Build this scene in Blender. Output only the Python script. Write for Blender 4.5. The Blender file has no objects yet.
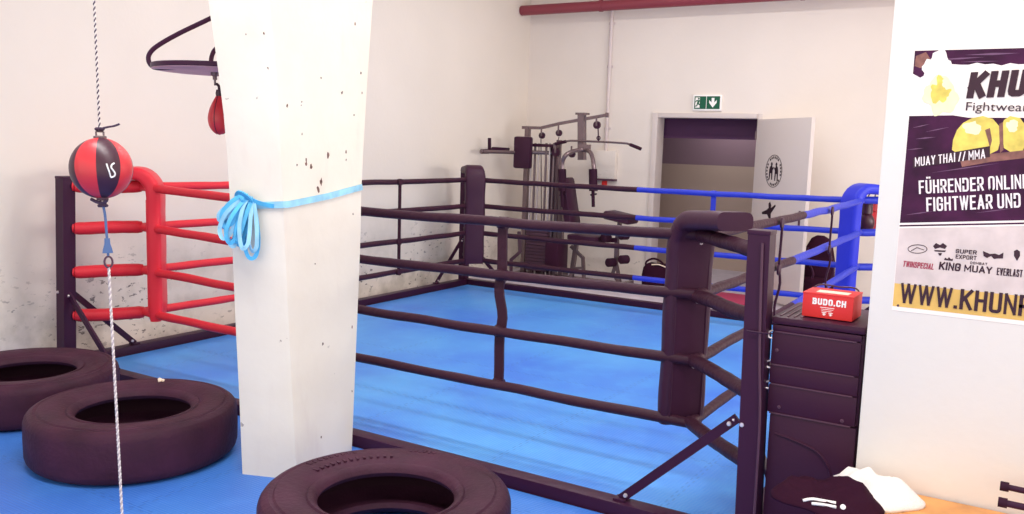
import bpy, bmesh, math, random
from mathutils import Vector, Matrix, noise as mnoise
random.seed(7)
C = bpy.context.scene.collection
PI = math.pi

# ------------------------------------------------------------------ camera
F_PX, PITCH, ROLL, YAW, CAM_H = 878.77, .1272, .0315, -.5474, 1.7
V_R = Vector((math.cos(YAW), -math.sin(YAW), 0))
V_F0 = Vector((math.sin(YAW), math.cos(YAW), 0))
V_F = V_F0*math.cos(PITCH) - Vector((0, 0, 1))*math.sin(PITCH)
V_U = Vector((0, 0, 1))*math.cos(PITCH) + V_F0*math.sin(PITCH)
EYE = Vector((0, 0, CAM_H))

def ray(u, v):
    u -= 512; v -= 257
    a = u*math.cos(ROLL) + v*math.sin(ROLL); b = -u*math.sin(ROLL) + v*math.cos(ROLL)
    return V_R*a/F_PX - V_U*b/F_PX + V_F

def at(u, v, axis, val):
    """point of the world plane axis=val met by the sight line of a pixel (survey helper)"""
    r = ray(u, v); t = (val - EYE[axis])/r[axis]
    return EYE + r*t

def deep(u, v, d):
    return EYE + ray(u, v)*d

cd = bpy.data.cameras.new('camera'); cam = bpy.data.objects.new('camera', cd); C.objects.link(cam)
cd.sensor_width = 36; cd.lens = F_PX*36/1024; cd.clip_start = .05
cr, sr = math.cos(ROLL), math.sin(ROLL)
xr = V_R*cr + V_U*sr*-1*-1 if False else V_R*cr + V_U*sr
# image axes: rolled so that the scene turns by ROLL clockwise in the picture
xa = V_R*cr + V_U*sr
ya = V_U*cr - V_R*sr
m = Matrix((xa, ya, -V_F)).transposed().to_4x4(); m.translation = EYE
cam.matrix_world = m
bpy.context.scene.camera = cam

# ------------------------------------------------------------------ materials
def lin(c):
    c /= 255
    return c/12.92 if c <= .04045 else ((c+.055)/1.055)**2.4
def rgb(r, g, b): return (lin(r), lin(g), lin(b), 1)

def mat(name, col, rough=.6, spec=.4, metal=0, bump=0, bscale=40, var=0, vscale=6, detail=4):
    M = bpy.data.materials.new(name); M.use_nodes = True
    nt = M.node_tree; b = nt.nodes['Principled BSDF']
    b.inputs['Base Color'].default_value = rgb(*col); b.inputs['Roughness'].default_value = rough
    b.inputs['Specular IOR Level'].default_value = spec; b.inputs['Metallic'].default_value = metal
    if bump or var:
        tc = nt.nodes.new('ShaderNodeTexCoord')
    if var:
        n = nt.nodes.new('ShaderNodeTexNoise'); n.inputs['Scale'].default_value = vscale; n.inputs['Detail'].default_value = detail
        nt.links.new(tc.outputs['Object'], n.inputs['Vector'])
        r = nt.nodes.new('ShaderNodeValToRGB'); r.color_ramp.elements[0].position = .3; r.color_ramp.elements[1].position = .7
        r.color_ramp.elements[0].color = rgb(*[max(0, c*(1-var)) for c in col]); r.color_ramp.elements[1].color = rgb(*[min(255, c*(1+var)) for c in col])
        nt.links.new(n.outputs['Fac'], r.inputs['Fac']); nt.links.new(r.outputs['Color'], b.inputs['Base Color'])
    if bump:
        n = nt.nodes.new('ShaderNodeTexNoise'); n.inputs['Scale'].default_value = bscale; n.inputs['Detail'].default_value = 6
        nt.links.new(tc.outputs['Object'], n.inputs['Vector'])
        bp = nt.nodes.new('ShaderNodeBump'); bp.inputs['Strength'].default_value = bump; bp.inputs['Distance'].default_value = .01
        nt.links.new(n.outputs['Fac'], bp.inputs['Height']); nt.links.new(bp.outputs['Normal'], b.inputs['Normal'])
    return M

class N:
    """tiny node writer"""
    def __init__(s, M): s.M = M; s.t = M.node_tree; s.b = s.t.nodes['Principled BSDF']
    def new(s, kind, **kw):
        n = s.t.nodes.new('ShaderNode'+kind)
        for k, v in kw.items(): setattr(n, k, v)
        return n
    def link(s, a, b): s.t.links.new(a, b)
    def val(s, sock, x):
        if hasattr(x, 'is_output') or isinstance(x, bpy.types.NodeSocket): s.link(x, sock)
        else: sock.default_value = x
    def math(s, op, a, b=0, clamp=False):
        n = s.new('Math', operation=op); n.use_clamp = clamp; s.val(n.inputs[0], a); s.val(n.inputs[1], b); return n.outputs[0]
    def mix(s, f, a, b):
        n = s.new('Mix', data_type='RGBA'); s.val(n.inputs[0], f); s.val(n.inputs[6], a); s.val(n.inputs[7], b); return n.outputs[2]
    def noise(s, vec, scale, detail=4, rough=.5):
        n = s.new('TexNoise'); n.inputs['Scale'].default_value = scale; n.inputs['Detail'].default_value = detail
        n.inputs['Roughness'].default_value = rough; s.link(vec, n.inputs['Vector']); return n.outputs['Fac']
    def mapr(s, x, a, b, c=0, d=1):
        n = s.new('MapRange'); s.val(n.inputs[0], x)
        for i, q in enumerate((a, b, c, d)): n.inputs[i+1].default_value = q
        return n.outputs[0]
    def obj(s): return s.new('TexCoord').outputs['Object']
    def xyz(s, v):
        n = s.new('SeparateXYZ'); s.link(v, n.inputs[0]); return n.outputs
    def scale(s, v, sc):
        n = s.new('Mapping'); n.inputs['Scale'].default_value = sc; s.link(v, n.inputs['Vector']); return n.outputs[0]

def wall_mat(name, col, scuff_top=.9, scuff=.8):
    M = mat(name, col, .75, .2); n = N(M); o = n.obj(); x = n.xyz(o)
    big = n.noise(o, .9, 5)
    c = n.mix(n.mapr(big, .35, .7), rgb(*col), rgb(*[q*.975 for q in col]))
    # scuffs and rubber marks low on the plaster
    low = n.mapr(x[2], scuff_top, .1)
    wide = n.noise(o, 2.2, 5, .6)
    smud = n.math('MULTIPLY', n.mapr(wide, .46, .66), low)
    c = n.mix(n.math('MULTIPLY', smud,   .6*scuff), c, rgb(146, 138, 122))
    mk = n.noise(n.scale(o, (5, 5, 11)), 2.3, 3, .7)
    mark = n.math('MULTIPLY', n.mapr(mk, .605, .635), n.mapr(x[2], scuff_top*.9, scuff_top*.5))
    mark = n.math('MULTIPLY', mark, n.mapr(n.noise(o, 1.3, 2), .46, .58))
    c = n.mix(n.math('MULTIPLY', mark, .8*scuff), c, rgb(85, 75, 75))
    n.link(c, n.b.inputs['Base Color'])
    bp = n.new('Bump'); bp.inputs['Strength'].default_value = .12; bp.inputs['Distance'].default_value = .01
    n.link(n.noise(o, 25, 6), bp.inputs['Height']); n.link(bp.outputs['Normal'], n.b.inputs['Normal'])
    return M

def mat_tiles(name, col, col2, tile, off, seam=.5):
    """puzzle mats: fine diamond emboss, jigsaw seams, uneven wear"""
    M = mat(name, col, .42, .28); n = N(M); o = n.obj(); x = n.xyz(o)
    wear = n.noise(o, .8, 4); 
    c = n.mix(n.mapr(wear, .35, .68), rgb(*col), rgb(*col2))
    c = n.mix(n.math('MULTIPLY', n.mapr(n.noise(o, 5, 5, .65), .5, .8), .25), c, rgb(*[min(255, q*1.12+14) for q in col]))
    mask = None
    for a, b, of in ((0, 1, off[0]), (1, 0, off[1])):
        wob = n.math('MULTIPLY', n.math('SIGN', n.math('SINE', n.math('MULTIPLY', x[b], 2*PI/.07))), .011)
        p = n.math('ADD', n.math('ADD', x[a], -of), wob)
        fr = n.math('ABSOLUTE', n.math('SUBTRACT', n.math('FRACT', n.math('ADD', n.math('DIVIDE', p, tile), 100.5)), .5))
        s = n.mapr(fr, .0028/tile, .0062/tile, 1, 0)
        mask = s if mask is None else n.math('MAXIMUM', mask, s)
    c = n.mix(n.math('MULTIPLY', mask, seam), c, rgb(30, 55, 130))
    n.link(c, n.b.inputs['Base Color'])
    w1 = n.math('SINE', n.math('MULTIPLY', n.math('ADD', x[0], x[1]), 170)); w2 = n.math('SINE', n.math('MULTIPLY', n.math('SUBTRACT', x[0], x[1]), 170))
    bp = n.new('Bump'); bp.inputs['Strength'].default_value = .2; bp.inputs['Distance'].default_value = .004
    n.link(n.math('ADD', n.math('MULTIPLY', w1, w2), n.math('MULTIPLY', mask, -1.5)), bp.inputs['Height']); n.link(bp.outputs['Normal'], n.b.inputs['Normal'])
    return M

M = {}
M['wall'] = wall_mat('plaster_left', (232, 222, 211), 1.0, 1.0)
M['wall_far'] = wall_mat('plaster_far', (235, 225, 216), .5, .5)
M['wall_near'] = wall_mat('plaster_near', (236, 231, 224), .55, .35)
M['ceiling'] = mat('ceiling_paint', (238, 226, 212), .8, .2)
M['floor'] = mat('grey_floor_paint', (196, 186, 198), .45, .3, var=.05)
M['ring_mat'] = mat_tiles('blue_puzzle_mat', (84, 158, 230), (62, 120, 220), 1.0, (-2.94, 4.343), .22)
M['near_mat'] = mat_tiles('deep_blue_puzzle_mat', (72, 132, 212), (60, 108, 206), 1.0, (-2.6, 2.35), .22)
M['post'] = mat('black_powder_coat', (58, 24, 50), 0.4, 0.2, bump=.03, bscale=200)
M['vinyl'] = mat('black_vinyl', (60, 28, 50), 0.45, 0.22, bump=.25, bscale=9)
M['rope_black'] = mat('black_rope_sleeve', (58, 28, 44), 0.5, 0.2, bump=.5, bscale=30)
M['rope_red'] = mat('red_rope_sleeve', (216, 46, 60), 0.45, 0.25, bump=.4, bscale=25)
M['rope_blue'] = mat('blue_rope_sleeve', (48, 62, 192), 0.45, 0.25, bump=.4, bscale=25)
M['vinyl_red'] = mat('red_vinyl', (220, 46, 62), 0.42, 0.25, bump=.2, bscale=9)
M['vinyl_blue'] = mat('blue_vinyl', (46, 56, 202), 0.42, 0.25, bump=.2, bscale=9)
M['rubber'] = mat('tyre_rubber', (64, 33, 50), 0.55, 0.16, bump=.35, bscale=45, var=.14, vscale=5)
M['rubber_dark'] = mat('tyre_lining', (62, 33, 46), 0.7, 0.12, bump=.2, bscale=30)
M['chrome'] = mat('steel_tube', (122, 104, 108), .25, .5, .5)
M['bolt'] = mat('zinc_bolt', (226, 214, 214), .3, .6, .5)
M['foam'] = mat('black_foam', (54, 26, 44), 0.7, 0.12, bump=.2, bscale=80)
M['dark'] = mat('black_plastic', (58, 24, 46), 0.4, 0.2, bump=.06, bscale=60)
M['dark2'] = mat('charcoal_plastic', (88, 58, 74), 0.4, 0.25)
M['stack'] = mat('weight_stack_iron', (84, 58, 74), 0.5, 0.25, bump=.1)
M['white'] = mat('white_paint', (250, 246, 242), .5, .3)
M['leaf'] = mat('grey_white_door_paint', (214, 203, 198), .45, .3)
M['ink'] = mat('black_ink', (44, 24, 36), .6, .2)
M['green'] = mat('sign_green', (22, 92, 66), .4, .3)
M['redpipe'] = mat('red_pipe_paint', (140, 60, 72), .4, .4)
M['conduit'] = mat('pale_conduit', (214, 200, 198), .4, .4)
M['board'] = mat('speed_bag_board', (222, 172, 176), 0.5, 0.3, var=.06)
M['red_leather'] = mat('red_leather', (214, 52, 60), .38, .5, bump=.1, bscale=25)
M['black_leather'] = mat('black_leather', (66, 30, 46), .38, .5, bump=.1, bscale=25)
M['rope_white'] = mat('white_cord', (238, 228, 222), .7, .2, bump=.3, bscale=300)
M['rope_grey'] = mat('grey_white_cord', (196, 182, 184), .7, .2)
M['rope_dark'] = mat('dark_cord', (74, 58, 78), .7, .2)
M['cord_blue'] = mat('blue_cord', (88, 112, 156), .6, .2)
M['band'] = mat('light_blue_latex', (88, 184, 232), .45, .35, var=.1, vscale=14)
M['band2'] = mat('pale_blue_latex', (150, 206, 232), .45, .35, var=.08, vscale=14)
M['band3'] = mat('violet_blue_latex', (92, 130, 226), .45, .35)
M['redbox'] = mat('red_cardboard', (222, 52, 52), .5, .3)
M['paper'] = mat('cream_paper', (246, 226, 205), .7, .2)
M['cloth_black'] = mat('black_cloth', (48, 18, 36), 0.85, 0.08, bump=.3, bscale=60)
M['towel'] = mat('white_towelling', (248, 240, 236), .9, .1, bump=.5, bscale=160)
M['wood'] = mat('orange_wood', (226, 158, 92), .45, .4, var=.08, vscale=9)
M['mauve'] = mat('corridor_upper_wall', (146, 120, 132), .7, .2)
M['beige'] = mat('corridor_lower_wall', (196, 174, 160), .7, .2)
M['head_band'] = mat('dark_head_band', (74, 40, 74), .6, .3)
M['redmat'] = mat('crimson_mat', (168, 40, 84), .5, .3)

# column plaster: the chips where the concrete has lost its paint
def column_mat():
    Mx = mat('chipped_white_column', (252, 244, 240), .7, .2); n = N(Mx); o = n.obj(); x = n.xyz(o)
    c = n.mix(n.mapr(n.noise(o, 2.2, 5), .4, .7), rgb(240, 231, 216), rgb(234, 223, 207))
    ch = n.noise(o, 13, 3, .55)
    c = n.mix(n.math('MULTIPLY', n.mapr(ch, .735, .75), n.mapr(n.noise(o, 3, 2), .45, .55)), c, rgb(110, 88, 84))
    st = n.noise(n.scale(o, (1, 1, .25)), 7, 4)
    c = n.mix(n.math('MULTIPLY', n.mapr(st, .6, .8), .35), c, rgb(215, 196, 186))
    n.link(c, n.b.inputs['Base Color'])
    bp = n.new('Bump'); bp.inputs['Strength'].default_value = .2; bp.inputs['Distance'].default_value = .01
    n.link(n.noise(o, 14, 6), bp.inputs['Height']); n.link(bp.outputs['Normal'], n.b.inputs['Normal'])
    return Mx
M['column'] = column_mat()
M['chip'] = mat('bare_concrete', (120, 92, 84), .9, .1, bump=.5, bscale=120, var=.3, vscale=60)

# ------------------------------------------------------------------ mesh writer
class MB:
    def __init__(s): s.bm = bmesh.new(); s.mi = 0
    def _f(s, vs):
        try: f = s.bm.faces.new(vs)
        except ValueError: return None
        f.material_index = s.mi; f.smooth = True
        return f
    def box(s, lo, hi, bev=0, R=None, o=None):
        t = bmesh.new(); bmesh.ops.create_cube(t, size=1)
        lo, hi = Vector(lo), Vector(hi)
        for v in t.verts:
            v.co = Vector((lo[i] + (v.co[i]+.5)*(hi[i]-lo[i]) for i in range(3)))
        if bev: bmesh.ops.bevel(t, geom=t.edges[:], offset=bev, segments=2, affect='EDGES', profile=.6)
        return s.add(t, R, o)
    def add(s, t, R=None, o=None):
        mp = {}
        for v in t.verts:
            p = v.co.copy()
            if R is not None: p = R @ p
            if o is not None: p = p + Vector(o)
            mp[v] = s.bm.verts.new(p)
        for f in t.faces: s._f([mp[v] for v in f.verts])
        t.free(); return s
    def ring(s, p, t, r, seg, up=None, prof=None):
        t = t.normalized(); u = up if up is not None else (Vector((0, 0, 1)) if abs(t.z) < .9 else Vector((1, 0, 0)))
        a = t.cross(u).normalized(); b = a.cross(t).normalized()
        if prof: return [s.bm.verts.new(p + a*x + b*y) for x, y in prof]
        return [s.bm.verts.new(p + a*r*math.cos(2*PI*k/seg) + b*r*math.sin(2*PI*k/seg)) for k in range(seg)]
    def tube(s, pts, r, seg=10, closed=False, prof=None, up=None, cap=True):
        pts = [Vector(p) for p in pts]; n = len(pts); rings = []
        lastu = up
        for i, p in enumerate(pts):
            if closed: t = pts[(i+1) % n] - pts[i-1]
            else: t = pts[min(i+1, n-1)] - pts[max(i-1, 0)]
            rr = r[i] if isinstance(r, (list, tuple)) else r
            t = t.normalized()
            if lastu is None:
                lastu = Vector((0, 0, 1)) if abs(t.z) < .9 else Vector((1, 0, 0))
            u = lastu - t*lastu.dot(t)
            u = u.normalized() if u.length > 1e-6 else Vector((1, 0, 0))
            lastu = u
            a = t.cross(u).normalized()
            if prof: rings.append([s.bm.verts.new(p + a*x*(rr or 1) + u*y*(rr or 1)) for x, y in prof])
            else: rings.append([s.bm.verts.new(p + a*rr*math.cos(2*PI*k/seg) + u*rr*math.sin(2*PI*k/seg)) for k in range(seg)])
        k = len(rings[0])
        for i in range(n if closed else n-1):
            A, B = rings[i], rings[(i+1) % n]
            for j in range(k): s._f([A[j], A[(j+1) % k], B[(j+1) % k], B[j]])
        if not closed and cap:
            s._f(rings[0][::-1]); s._f(rings[-1])
        return s
    def lathe(s, prof, o, axis=(0, 0, 1), seg=32, closed=False):
        """prof: (radius, height) pairs around an axis"""
        ax = Vector(axis).normalized(); a = ax.orthogonal().normalized(); b = ax.cross(a); o = Vector(o); rows = []
        for r, h in prof:
            if r < 1e-6: rows.append([s.bm.verts.new(o + ax*h)])
            else: rows.append([s.bm.verts.new(o + ax*h + (a*math.cos(2*PI*k/seg) + b*math.sin(2*PI*k/seg))*r) for k in range(seg)])
        pairs = list(zip(rows, rows[1:])) + ([(rows[-1], rows[0])] if closed else [])
        for A, B in pairs:
            for k in range(seg):
                k2 = (k+1) % seg
                if len(A) == 1: s._f([A[0], B[k2], B[k]])
                elif len(B) == 1: s._f([A[k], A[k2], B[0]])
                else: s._f([A[k], A[k2], B[k2], B[k]])
        return s
    def loft(s, secs, cap=True):
        rows = [[s.bm.verts.new(Vector(p)) for p in q] for q in secs]; k = len(rows[0])
        for A, B in zip(rows, rows[1:]):
            for j in range(k): s._f([A[j], A[(j+1) % k], B[(j+1) % k], B[j]])
        if cap: s._f(rows[0][::-1]); s._f(rows[-1])
        return s
    def poly(s, pts, n, th):
        """flat outline with thickness th along -n"""
        n = Vector(n); top = [s.bm.verts.new(Vector(p)) for p in pts]; bot = [s.bm.verts.new(Vector(p) - n*th) for p in pts]; k = len(pts)
        s._f(top); s._f(bot[::-1])
        for j in range(k): s._f([top[j], bot[j], bot[(j+1) % k], top[(j+1) % k]])
        return s
    def build(s, name, mats, parent=None, label=None, sharp=35):
        bmesh.ops.recalc_face_normals(s.bm, faces=s.bm.faces[:])
        for e in s.bm.edges:
            if len(e.link_faces) == 2 and e.calc_face_angle(0) > math.radians(sharp): e.smooth = False
        me = bpy.data.meshes.new(name)
        base = None
        if parent is None:
            # origin at the base of the thing
            xs = [v.co for v in s.bm.verts]
            base = Vector(((min(p.x for p in xs)+max(p.x for p in xs))/2, (min(p.y for p in xs)+max(p.y for p in xs))/2, min(p.z for p in xs)))
        else: base = world(parent)
        for v in s.bm.verts: v.co -= base
        s.bm.to_mesh(me); s.bm.free()
        for x in (mats if isinstance(mats, (list, tuple)) else [mats]): me.materials.append(x)
        o = bpy.data.objects.new(name, me); C.objects.link(o)
        if parent is None: o.location = base
        else: o.parent = parent
        if label: o['label'] = label
        return o

def _pieces(bm):
    seen = set(); out = []
    for v in bm.verts:
        if v in seen: continue
        st = [v]; seen.add(v); comp = []
        while st:
            q = st.pop(); comp.append(q)
            for e in q.link_edges:
                w = e.other_vert(q)
                if w not in seen: seen.add(w); st.append(w)
        out.append(comp)
    return out
def build_each(s, name, mats, parent=None, label=None, sharp=35):
    """every separate piece as an object of its own"""
    s.bm.verts.index_update(); objs = []
    for comp in _pieces(s.bm):
        b = MB(); mp = {v: b.bm.verts.new(v.co) for v in comp}
        for f in {f for v in comp for f in v.link_faces}: b._f([mp[v] for v in f.verts])
        objs.append(b.build(name, mats, parent, label, sharp))
    s.bm.free(); return objs
MB.build_each = build_each

def world(o):
    p = Vector(o.location)
    while o.parent: o = o.parent; p += Vector(o.location)
    return p

def thing(name, label, cat, loc, group=None):
    o = bpy.data.objects.new(name, None); C.objects.link(o); o.location = loc; o.empty_display_size = .1
    return tag(o, label, cat, group)
def tag(o, label, cat, group=None):
    o['label'] = label; o['category'] = cat
    if group: o['group'] = group
    return o
def struct(o): o['kind'] = 'structure'; return o

def arc(c, r, a0, a1, n, ax, ay):
    return [Vector(c) + Vector(ax)*r*math.cos(a0+(a1-a0)*k/n) + Vector(ay)*r*math.sin(a0+(a1-a0)*k/n) for k in range(n+1)]
def smooth(pts, n=6):
    """Catmull-Rom through the points"""
    pts = [Vector(p) for p in pts]; out = []
    for i in range(len(pts)-1):
        p0, p1, p2, p3 = pts[max(i-1, 0)], pts[i], pts[i+1], pts[min(i+2, len(pts)-1)]
        for k in range(n):
            t = k/n
            out.append(.5*((2*p1) + (p2-p0)*t + (2*p0-5*p1+4*p2-p3)*t*t + (3*p1-p0-3*p2+p3)*t**3))
    out.append(pts[-1]); return out
def smooth_closed(pts, n=6):
    pts = [Vector(p) for p in pts]; k = len(pts); out = []
    for i in range(k):
        p0, p1, p2, p3 = pts[i-1], pts[i], pts[(i+1) % k], pts[(i+2) % k]
        for j in range(n):
            t = j/n; out.append(.5*((2*p1) + (p2-p0)*t + (2*p0-5*p1+4*p2-p3)*t*t + (3*p1-p0-3*p2+p3)*t**3))
    return out

def text(body, o, ax, ay, size, name, material, parent, bold=.0, squeeze=1, shear=0, label=None, th=.0004, align='LEFT'):
    """lettering laid on the plane through o spanned by ax, ay; size = cap height"""
    cu = bpy.data.curves.new(name, 'FONT'); cu.body = body; cu.size = 1; cu.offset = bold; cu.shear = shear; cu.align_x = align; cu.resolution_u = 4
    cu.extrude = 0
    t = bpy.data.objects.new(name, cu); C.objects.link(t)
    dg = bpy.context.evaluated_depsgraph_get(); me = bpy.data.meshes.new_from_object(t.evaluated_get(dg))
    bpy.data.objects.remove(t); bpy.data.curves.remove(cu)
    k = size/.73; ax, ay = Vector(ax).normalized(), Vector(ay).normalized(); nz = ax.cross(ay)
    base = world(parent)
    for v in me.vertices: v.co = Vector(o) + ax*v.co.x*k*squeeze + ay*v.co.y*k + nz*th - base
    me.materials.clear(); me.materials.append(material)
    ob = bpy.data.objects.new(name, me); C.objects.link(ob); ob.parent = parent
    if label: ob['label'] = label
    return ob


O_ = [(.24, 0), (.76, 0), (.93, .05), (1, .16), (1, .84), (.93, .95), (.76, 1), (.24, 1), (.07, .95), (0, .84), (0, .16), (.07, .05), (.24, 0), (.5, 0)]
P_ = [(0, 0), (0, 1), (.74, 1), (.93, .95), (1, .85), (1, .6), (.93, .5), (.74, .45), (0, .45)]
U_ = [(0, 1), (0, .16), (.07, .05), (.24, 0), (.76, 0), (.93, .05), (1, .16), (1, 1)]
C_ = [(1, .72), (1, .84), (.93, .95), (.76, 1), (.24, 1), (.07, .95), (0, .84), (0, .16), (.07, .05), (.24, 0), (.76, 0), (.93, .05), (1, .16)]
GLYPH = {
 'W': (1.6, [[(0, 1), (.25, 0), (.5, 1), (.75, 0), (1, 1)]]), '.': (0, [[(0, 0), (0, .01)]]), 'K': (1.05, [[(0, 0), (0, 1)], [(1, 1), (.04, .4)], [(.34, .6), (1, 0)]]),
 'H': (1, [[(0, 0), (0, 1)], [(1, 0), (1, 1)], [(0, .52), (1, .52)]]), 'U': (1, [U_]), 'Ü': (1, [U_, [(.22, 1.27), (.22, 1.28)], [(.78, 1.27), (.78, 1.28)]]),
 'N': (1.05, [[(0, 0), (0, 1), (1, 0), (1, 1)]]), 'P': (.96, [P_]), 'M': (1.3, [[(0, 0), (0, 1), (.5, .3), (1, 1), (1, 0)]]), 'A': (1.08, [[(0, 0), (.5, 1), (1, 0)], [(.2, .27), (.8, .27)]]),
 'Y': (1, [[(0, 1), (.5, .45), (1, 1)], [(.5, .45), (.5, 0)]]), 'T': (.92, [[(0, 1), (1, 1)], [(.5, .95), (.5, 0)]]), 'I': (0, [[(0, 0), (0, 1)]]), '/': (.62, [[(0, 0), (1, 1)]]),
 'F': (.85, [[(1, 1), (0, 1), (0, 0)], [(0, .5), (.85, .5)]]), 'E': (.86, [[(1, 1), (0, 1), (0, 0), (1, 0)], [(0, .52), (.88, .52)]]), 'L': (.82, [[(0, 1), (0, 0), (1, 0)]]),
 'R': (1, [P_, [(.5, .45), (1, 0)]]), 'D': (1, [[(0, .5), (0, 1), (.7, 1), (.93, .93), (1, .8), (1, .2), (.93, .07), (.7, 0), (0, 0), (0, .55)]]), 'O': (1, [O_]), 'G': (1, [C_ + [(1, .46), (.62, .46)]]), 'C': (1, [C_]),
 'B': (1, [[(0, 0), (0, 1), (.74, 1), (.92, .94), (.96, .84), (.96, .68), (.9, .58), (.74, .53), (0, .53)], [(.7, .53), (.93, .46), (1, .36), (1, .14), (.93, .05), (.74, 0), (0, 0)]]),
 'S': (1, [[(1, .76), (.98, .88), (.8, 1), (.2, 1), (.02, .88), (0, .68), (.16, .55), (.84, .45), (1, .32), (.98, .12), (.8, 0), (.2, 0), (.02, .12), (0, .24)]]), 'V': (1.05, [[(0, 1), (.5, 0), (1, 1)]]), 'X': (1.05, [[(0, 0), (1, 1)], [(0, 1), (1, 0)]]),
}
def letters(body, o, ax, ay, size, material, parent, wd=.42, sw=.15, gap=.13, shear=0, label=None, name='lettering', space=.3):
    """condensed grotesque capitals drawn as broad strokes on the plane spanned by ax, ay"""
    sw_ = sw
    ax, ay = Vector(ax).normalized(), Vector(ay).normalized(); o = Vector(o); bm = bmesh.new(); x0 = 0; nz = ax.cross(ay); lift = 0
    def P(x, y): return bm.verts.new(o + ax*(x + shear*y)*size + ay*y*size + nz*lift)
    for ch in body:
        if ch == ' ': x0 += space; continue
        sw = sw_*(.78 if ch in 'WMN' else 1)
        wr_, strokes = GLYPH[ch]; w = wd*wr_
        pieces = []
        for st in strokes:
            st2 = [(x*w, y*(1-sw)) for x, y in st]; cur = [st2[0]]
            for i in range(1, len(st2)):
                cur.append(st2[i])
                if i < len(st2)-1:
                    d0 = Vector(st2[i])-Vector(st2[i-1]); d1 = Vector(st2[i+1])-Vector(st2[i])
                    if d0.normalized().dot(d1.normalized()) < -.1: pieces.append(cur); cur = [st2[i]]
            pieces.append(cur)
        for st in pieces:
            lift = (lift + .00012) % .0006
            q = [Vector((x0 + sw/2 + x, sw/2 + y)) for x, y in st]; n = len(q)
            if n > 1:
                q[0] = q[0] + (q[0]-q[1]).normalized()*sw/2; q[-1] = q[-1] + (q[-1]-q[-2]).normalized()*sw/2
            side = []
            for i in range(n):
                d0 = (q[i]-q[i-1]).normalized() if i else (q[1]-q[0]).normalized(); d1 = (q[i+1]-q[i]).normalized() if i < n-1 else d0
                n0 = Vector((-d0.y, d0.x)); n1 = Vector((-d1.y, d1.x)); mm = (n0+n1); mm = mm.normalized() if mm.length > 1e-4 else n0
                k = min(1/max(mm.dot(n0), .3), 1.9); side.append(mm*k*sw/2)
            a = [P(*(p+m_)) for p, m_ in zip(q, side)]; c = [P(*(p-m_)) for p, m_ in zip(q, side)]
            for i in range(n-1):
                try: bm.faces.new([c[i], c[i+1], a[i+1], a[i]])
                except ValueError: pass
        x0 += w + sw + gap
    base = world(parent)
    for v in bm.verts: v.co -= base
    me = bpy.data.meshes.new(name); bm.to_mesh(me); bm.free(); me.materials.append(material)
    ob = bpy.data.objects.new(name, me); C.objects.link(ob); ob.parent = parent
    if label: ob['label'] = label
    return ob

# ------------------------------------------------------------------ the room
LW, FW, NW = -6.31, 10.64, 3.62           # left wall, far wall, near wall planes
FZ, CZ = -.025, 4.2
b = MB(); b.box((LW-.2, -4, FZ-.1), (3.2, FW+3, FZ)); struct(b.build('floor', M['floor']))
b = MB(); b.box((LW-.2, -4, CZ), (3.2, FW+3, CZ+.1)); struct(b.build('ceiling', M['ceiling']))
b = MB(); b.box((LW-.2, -4, FZ), (LW, FW+.2, CZ)); struct(b.build('wall_left', M['wall']))
DX0, DX1, DZ = -4.36, -3.09, 2.10        # door opening
b = MB()
b.box((LW, FW, FZ), (DX0-.03, FW+.2, CZ)); b.box((DX1+.03, FW, FZ), (3, FW+.2, CZ)); b.box((DX0-.03, FW, DZ+.03), (DX1+.03, FW+.2, CZ))
struct(b.build('wall_far', M['wall_far']))
b = MB(); b.box((3, NW+.3, FZ), (3.2, FW+.2, CZ)); struct(b.build('wall_right', M['wall_far']))
b = MB(); b.box((-.567, NW, FZ), (3.2, NW+.3, CZ), .006); struct(b.build('wall_near', M['wall_near']))
# passage behind the doorway
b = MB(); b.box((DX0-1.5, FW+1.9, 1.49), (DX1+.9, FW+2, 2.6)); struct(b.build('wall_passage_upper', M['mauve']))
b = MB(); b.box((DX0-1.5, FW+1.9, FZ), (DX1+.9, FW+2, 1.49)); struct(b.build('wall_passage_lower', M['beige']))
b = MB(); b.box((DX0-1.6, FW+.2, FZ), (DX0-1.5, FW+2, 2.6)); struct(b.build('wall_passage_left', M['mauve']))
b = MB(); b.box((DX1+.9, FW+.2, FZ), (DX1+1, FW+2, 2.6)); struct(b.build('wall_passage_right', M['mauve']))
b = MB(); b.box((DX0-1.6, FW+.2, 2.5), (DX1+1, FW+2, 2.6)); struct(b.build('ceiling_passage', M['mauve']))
b = MB(); b.box((DX0-.2, FW+.24, 1.85), (DX1+.2, FW+.34, 2.4)); struct(b.build('trim_1', M['head_band']))  # dark band across the top of the passage opening

# door 1: frame of pale steel and the leaf swung wide into the hall
dr = thing('door_1', 'pale grey-white door leaf swung open, with a round fighter emblem on it', 'door', (DX1, FW-.01, FZ))
struct(dr)
b = MB()
b.box((DX0-.075, FW-.03, FZ), (DX0, FW+.2, DZ+.06), .006); b.box((DX1, FW-.012, FZ), (DX1+.06, FW+.2, DZ+.06), .006)
b.box((DX0, FW-.03, DZ), (DX1, FW+.2, DZ+.06), .006)
b.build('door_frame', M['leaf'], dr)
LA = math.radians(46); LWD = 1.2
ld = Vector((math.cos(LA), -math.sin(LA), 0)); ln = Vector((-math.sin(LA), -math.cos(LA), 0))
HP = Vector((DX1+.005, FW-.03, 0))
def leafpt(a, z, off=0): return HP + ld*a + ln*off + Vector((0, 0, z))
Rl = Matrix((ld, -ln, Vector((0, 0, 1)))).transposed()
b = MB(); b.box((.0, 0, .0), (LWD, .045, 2.09), .004, R=Rl, o=HP); b.build('door_leaf', M['leaf'], dr)
b = MB()
for z in (.25, 1.85): b.tube([leafpt(0, z, .008), leafpt(0, z+.1, .008)], .011, 8)
b.build_each('hinge', M['chrome'], dr)
b = MB(); hp = .98
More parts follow.
